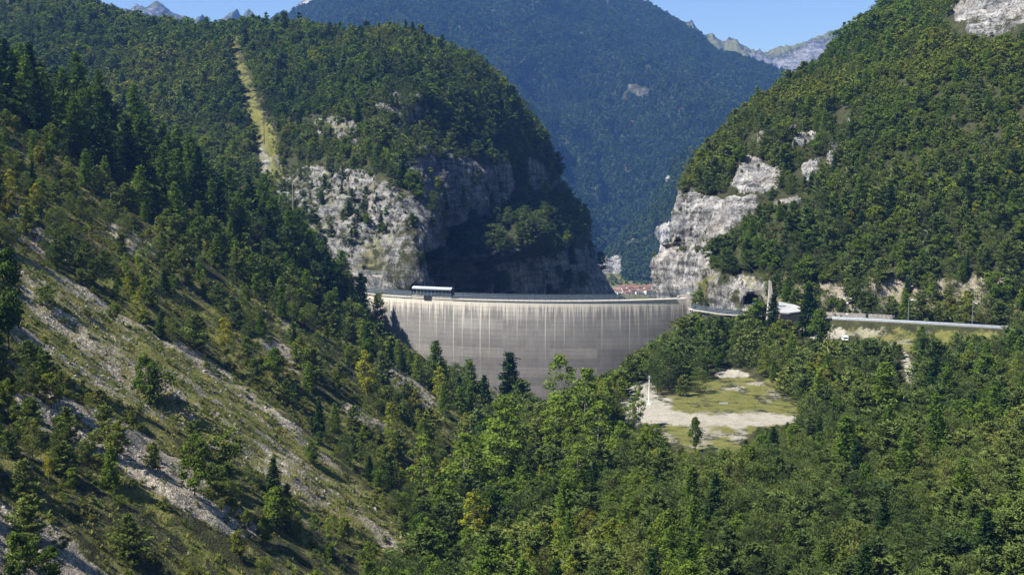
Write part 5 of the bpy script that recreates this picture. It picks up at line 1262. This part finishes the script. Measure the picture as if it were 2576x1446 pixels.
for (u, v, d, h_, lb) in ((737, 520, 690, 13, 'thin wooden pole standing among the grey slabs'), (664, 340, 790, 15, 'slim red mast standing in the cleared strip')):
    p = P(u, v, d); r = empty('cable_pole', p, lb, 'pole'); MB().tube([(0, 0, -6), (0, 0, h_)], [.3, .2], 6).build('pole', PALEBARK if u > 700 else plain('rust_red_paint', (.22, .07, .05), .8), r); MB().tube([(-1.1, 0, h_ - .6), (1.1, 0, h_ - .6)], .12, 5).build('crossarm', GALV, r)

# parked car, van and people by the road, walkers on the path
SKIN = plain('skin', (.42, .27, .20), .6, 0, .1); HAIRS = [plain('dark_hair', (.03, .022, .016), .8), plain('fair_hair', (.25, .17, .09), .8)]
CLOTH = {c: plain(c + '_cloth', v, .9) for c, v in dict(red=(.50, .05, .035), white=(.75, .75, .73), black=(.015, .015, .018), navy=(.02, .03, .08), grey=(.18, .18, .19), blue=(.06, .13, .33), brown=(.12, .08, .05)).items()}
def person(loc, rz, label, topc, botc, group=None, hair=0, s=1.0, stride=.18):
    r = empty('person', loc, label, 'person', group, rz); r.scale = (s, s, s)
    J = {'pel': (0, 0, .95), 'che': (0, .02, 1.30), 'nec': (0, .0, 1.47), 'hea': (0, -.02, 1.57), 'top': (0, -.01, 1.72), 'hl': (.10, 0, .90), 'kl': (.11, -stride * .6, .50), 'al': (.11, -stride * .4, .08), 'tl': (.12, -stride * .4 - .18, .03), 'hr': (-.10, 0, .90), 'kr': (-.11, stride * .2, .50), 'ar': (-.11, stride, .10), 'tr': (-.12, stride - .17, .03),
         'sl': (.19, 0, 1.40), 'el': (.25, .06, 1.13), 'wl': (.25, -.06, .90), 'fl': (.25, -.10, .80), 'sr': (-.19, 0, 1.40), 'er': (-.25, -.04, 1.13), 'wr': (-.25, -.16, .92), 'fr': (-.25, -.20, .83)}
    Rr = dict(pel=.15, che=.165, nec=.065, hea=.105, top=.07, hl=.095, kl=.065, al=.045, tl=.035, hr=.095, kr=.065, ar=.045, tr=.035, sl=.07, el=.048, wl=.034, fl=.03, sr=.07, er=.048, wr=.034, fr=.03)
    E = 'pel-che che-nec nec-hea hea-top pel-hl hl-kl kl-al al-tl pel-hr hr-kr kr-ar ar-tr che-sl sl-el el-wl wl-fl che-sr sr-er er-wr wr-fr'.split()
    def skin(name, keys, mat, grow):
        me = bpy.data.meshes.new(name); ks = list(dict.fromkeys(k for e in keys for k in e.split('-')))
        me.from_pydata([J[k] for k in ks], [tuple(ks.index(k) for k in e.split('-')) for e in keys], []); me.materials.append(mat)
        o = link(name, me, r); o.modifiers.new('skin', 'SKIN'); o.modifiers.new('sub', 'SUBSURF').levels = 1
        for i, k in enumerate(ks): v = me.skin_vertices[0].data[i]; v.radius = (Rr[k] * grow,) * 2; v.use_root = i == 0
        return o
    skin('body', E, SKIN, .9)
    skin('jacket', ['pel-che', 'che-sl', 'sl-el', 'el-wl', 'che-sr', 'sr-er', 'er-wr'], CLOTH[topc], 1.13); skin('trousers', ['pel-hl', 'hl-kl', 'kl-al', 'pel-hr', 'hr-kr', 'kr-ar'], CLOTH[botc], 1.16)
    m = MB(); vs = []
    for k in range(5):
        a = k / 4 * 1.5
        for j in range(10): b = j / 10 * 6.283; vs.append((.118 * math.cos(a) * math.cos(b), .012 + .125 * math.cos(a) * math.sin(b), 1.60 + .135 * math.sin(a)))
    m.add(vs, [(k * 10 + j, k * 10 + (j + 1) % 10, k * 10 + 10 + (j + 1) % 10, k * 10 + 10 + j) for k in range(4) for j in range(10)]).build('hair', HAIRS[hair], r, smooth=True)
    m = MB()
    for x in (-.04, .04): m.box((x, -.115, 1.60), (.028, .02, .014))
    m.box((0, -.125, 1.565), (.024, .03, .04)); m.box((0, -.113, 1.525), (.05, .015, .010)); m.build('face', HAIRS[0], r)
    return r
def on_ground(U_, D): x = float((U_ - CX) / FPX * D * 1.0); x = float(P(U_, 900, D)[0]); return (x, D, ground_z(x, D) + .02)
PW = 'walkers on the footpath'
for u, d, a, b, lb in ((2275, 452, 'red', 'grey', 'walker in red jacket on the pale footpath'), (2281, 449, 'white', 'navy', 'walker in white jacket close behind the red one'), (2288, 443, 'black', 'grey', 'walker in black, last of the three on the footpath')):
    person(on_ground(u, d), .3, lb, a, b, PW)
PB = 'people under the round tree beside the road'
for k, (u, d, a, b, lb) in enumerate(((2030, 509, 'navy', 'black', 'person in navy and black at the spruce side of the gathering'), (2040, 507, 'black', 'navy', 'person in black jacket and navy trousers'), (2049, 510, 'grey', 'black', 'person in grey jacket under the round tree'), (2058, 507, 'navy', 'grey', 'person in navy jacket and grey trousers under the round tree'),
                                    (2067, 509, 'black', 'black', 'person wholly in black beside the tree trunk'), (2077, 511, 'blue', 'black', 'person in blue jacket under the round tree'), (2085, 508, 'black', 'grey', 'person in black jacket and grey trousers'), (2093, 509, 'brown', 'navy', 'person in brown jacket nearest the white van'), (2098, 512, 'red', 'black', 'person in red jacket behind the gathering'))):
    person(on_ground(u, d), random.uniform(0, 6.28), lb, a, b, PB, k % 2, stride=.05)
van(on_ground(2123, 505), 1.45, 'white van parked on the gravel beside the gathering', L=4.6, Hh=2.1, W=2.2)
DARKP = plain('dark_blue_paint', (.012, .016, .03), .3)
van(on_ground(2053, 504), .1, 'dark car in the shade under the round tree', DARKP, 4.2, 1.75, 1.45, 'parked_car', 'car'); van(on_ground(2088, 503.5), .15, 'dark blue car parked nearest the white van', DARKP, 4.2, 1.75, 1.45, 'parked_car', 'car')

# ------------------------------------------------------------------ the town far below
g = Sheet('town_valley', np.stack(np.meshgrid(np.linspace(-300, 1200, 160), np.linspace(1500, 3100, 160), indexing='ij') + [np.full((160, 160), -245.0)], -1))
U, V, _ = proj(g.G); g.G[..., 2] += 4 * fbm(g.G, .01, 3, seed=501)
g.A['grass'] = .62 + .3 * fbm(g.G, .012, 3, seed=502); g.A['gravel'] = np.clip(.35 + .4 * fbm(g.G * [.3, 1, 1], .03, 3, seed=503) + .5 * (np.abs(V - 722) < 2.5) + .5 * (np.abs(V - 735) < 1.5), 0, 1)
g.finish(TERRF)
TILE = [plain('roof_tiles', (.19, .085, .055), .9, 0, .25, .1), plain('brown_roof_tiles', (.16, .085, .06), .9, 0, .25, .1)]; PL = [plain('cream_plaster', (.62, .58, .50), .9), plain('white_plaster', (.72, .71, .68), .9)]
hs_ = [(1552, 2330), (1562, 2420), (1573, 2350), (1584, 2450), (1592, 2330), (1600, 2390), (1609, 2470), (1618, 2350), (1627, 2430), (1638, 2480), (1647, 2400), (1556, 2250), (1580, 2240), (1606, 2260), (1630, 2270), (1571, 2490), (1597, 2520)]
near_l = ['gabled house beside the dark gorge wall', 'house at the town edge by the shaded cliff', 'low house among the roofs below the gorge spur', 'house in the middle row of the town', 'house seen just above the crest fence', 'house between two longer roofs', 'house under the spur meadow', 'long house near the pale cliff foot', 'house behind the stepped fence', 'house touching the pale cliff edge', 'house half behind the pale cliff', 'nearest house above the crest fence', 'near house with its long side shown', 'near house in front of the road strip', 'near house beside the pale cliff foot', 'farthest house by the dark gorge wall', 'farthest house in the middle of the town']
for k, (u, d) in enumerate(hs_):
    d = 2190 + (d - 2240) * .38
    L, W, h_ = random.uniform(9, 15), random.uniform(7, 9), random.uniform(5, 8); x = float(P(u, 740, d)[0]); wm = PL[k % 2]; tl = TILE[(k * 7) % 3 == 1]
    big = k in (7, 14)
    r = empty('town_house', (x, d, -245), ('white ' if k % 2 else 'cream ') + near_l[k].replace('house', ('brown' if (k * 7) % 3 == 1 else 'red') + '-roofed house', 1), 'house', 'houses of the far town', random.uniform(-.5, .5))
    MB().box((0, 0, h_ / 2 - 2), (L, W, h_ + 4)).build('wall', wm, r)
    MB().prism([(-W / 2 - .8, h_), (0, h_ + W * .30), (W / 2 + .8, h_), (W / 2 + .8, h_ + .35), (0, h_ + W * .30 + .4), (-W / 2 - .8, h_ + .35)], -L / 2 - .6, L / 2 + .6, 'x').build('roof', tl, r)
    for q in (-.3, 0, .3):
        for z in (1.8, 4.6): MB().box((q * L, -W / 2 - .02, z), (1.3, .1, 1.5)).build('window', DARKC, r)
n = 700; px = rng.uniform(60, 420, n); py = rng.uniform(2320, 2640, n); hh_ = rng.uniform(5, 10, n)
keepm = fbm(np.stack([px * .3, py, px * 0], 1), .02, 3, seed=505) > -.1
pp_ = np.stack([px, py, np.full(n, -245.0)], 1)[keepm]; hh_ = hh_[keepm]
stuff('valley_trees', [tree_meshes('broadleaf', v, 2)[2] for v in range(3)], pp_, np.stack([hh_ * 1.3, hh_ * 1.3, hh_], 1), rng.random(len(pp_)) * 6.28, rng.integers(0, 3, len(pp_)), rng.random(len(pp_)), 'rows of trees around the far town', 'trees')

# ------------------------------------------------------------------ air, light, camera
HAZE = bpy.data.materials.new('haze_air'); HAZE.use_nodes = True; hn = HAZE.node_tree; hn.nodes.clear()
pv = hn.nodes.new('ShaderNodeVolumePrincipled'); pv.inputs['Density'].default_value = .62e-4; pv.inputs['Color'].default_value = (.17, .39, 1.0, 1); pv.inputs['Anisotropy'].default_value = .1
oo = hn.nodes.new('ShaderNodeOutputMaterial'); hn.links.new(pv.outputs[0], oo.inputs['Volume'])
try: HAZE.cycles.homogeneous_volume = True
except Exception: pass
hz = MB().box((0, 4100, 475), (14000, 9000, 1700)).build('haze', HAZE); hz['kind'] = 'stuff'; hz['label'] = 'bluish air between the slopes and the far mountain'

SUN_EL, SUN_BACK = R8(53), R8(25)
sd = Vector((-math.cos(SUN_EL) * math.cos(SUN_BACK), -math.cos(SUN_EL) * math.sin(SUN_BACK), math.sin(SUN_EL)))
L_ = bpy.data.lights.new('sun', 'SUN'); L_.energy = 5.0; L_.angle = R8(.5); L_.color = (1.0, .955, .88)
so = bpy.data.objects.new('sun', L_); COL.objects.link(so); so.rotation_euler = sd.to_track_quat('Z', 'Y').to_euler(); so.location = (0, 0, 500)
wld = bpy.data.worlds.new('World'); scene.world = wld; wld.use_nodes = True; wn = wld.node_tree; wn.nodes.clear()
sk = wn.nodes.new('ShaderNodeTexSky'); sk.sky_type = 'NISHITA'; sk.sun_disc = False; sk.sun_elevation = SUN_EL; sk.sun_rotation = math.atan2(sd.x, sd.y) % (2 * math.pi)
sk.altitude = 800; sk.air_density = 1.0; sk.dust_density = .0; sk.ozone_density = 3.5
bg = wn.nodes.new('ShaderNodeBackground'); bg.inputs[1].default_value = .058; wo = wn.nodes.new('ShaderNodeOutputWorld')
wn.links.new(sk.outputs[0], bg.inputs[0]); wn.links.new(bg.outputs[0], wo.inputs[0])
cam = bpy.data.cameras.new('camera'); cam.sensor_width = 36; cam.lens = 36 * FPX / 2575; cam.clip_start = .5; cam.clip_end = 40000
co = bpy.data.objects.new('camera', cam); COL.objects.link(co); co.rotation_euler = (math.pi / 2 - PITCH, 0, 0); scene.camera = co
scene.view_settings.view_transform = 'Standard'; scene.view_settings.look = 'None'; scene.view_settings.exposure = 1.25; scene.view_settings.gamma = 1
c = scene.cycles; c.max_bounces = 4; c.diffuse_bounces = 2; c.glossy_bounces = 1; c.transmission_bounces = 2; c.volume_bounces = 0; c.transparent_max_bounces = 4; c.caustics_reflective = c.caustics_refractive = False
c.use_denoising = True; c.denoiser = 'OPENIMAGEDENOISE'; c.denoising_input_passes = 'RGB_ALBEDO_NORMAL'; c.denoising_prefilter = 'ACCURATE'; c.use_adaptive_sampling = True; c.adaptive_threshold = .015
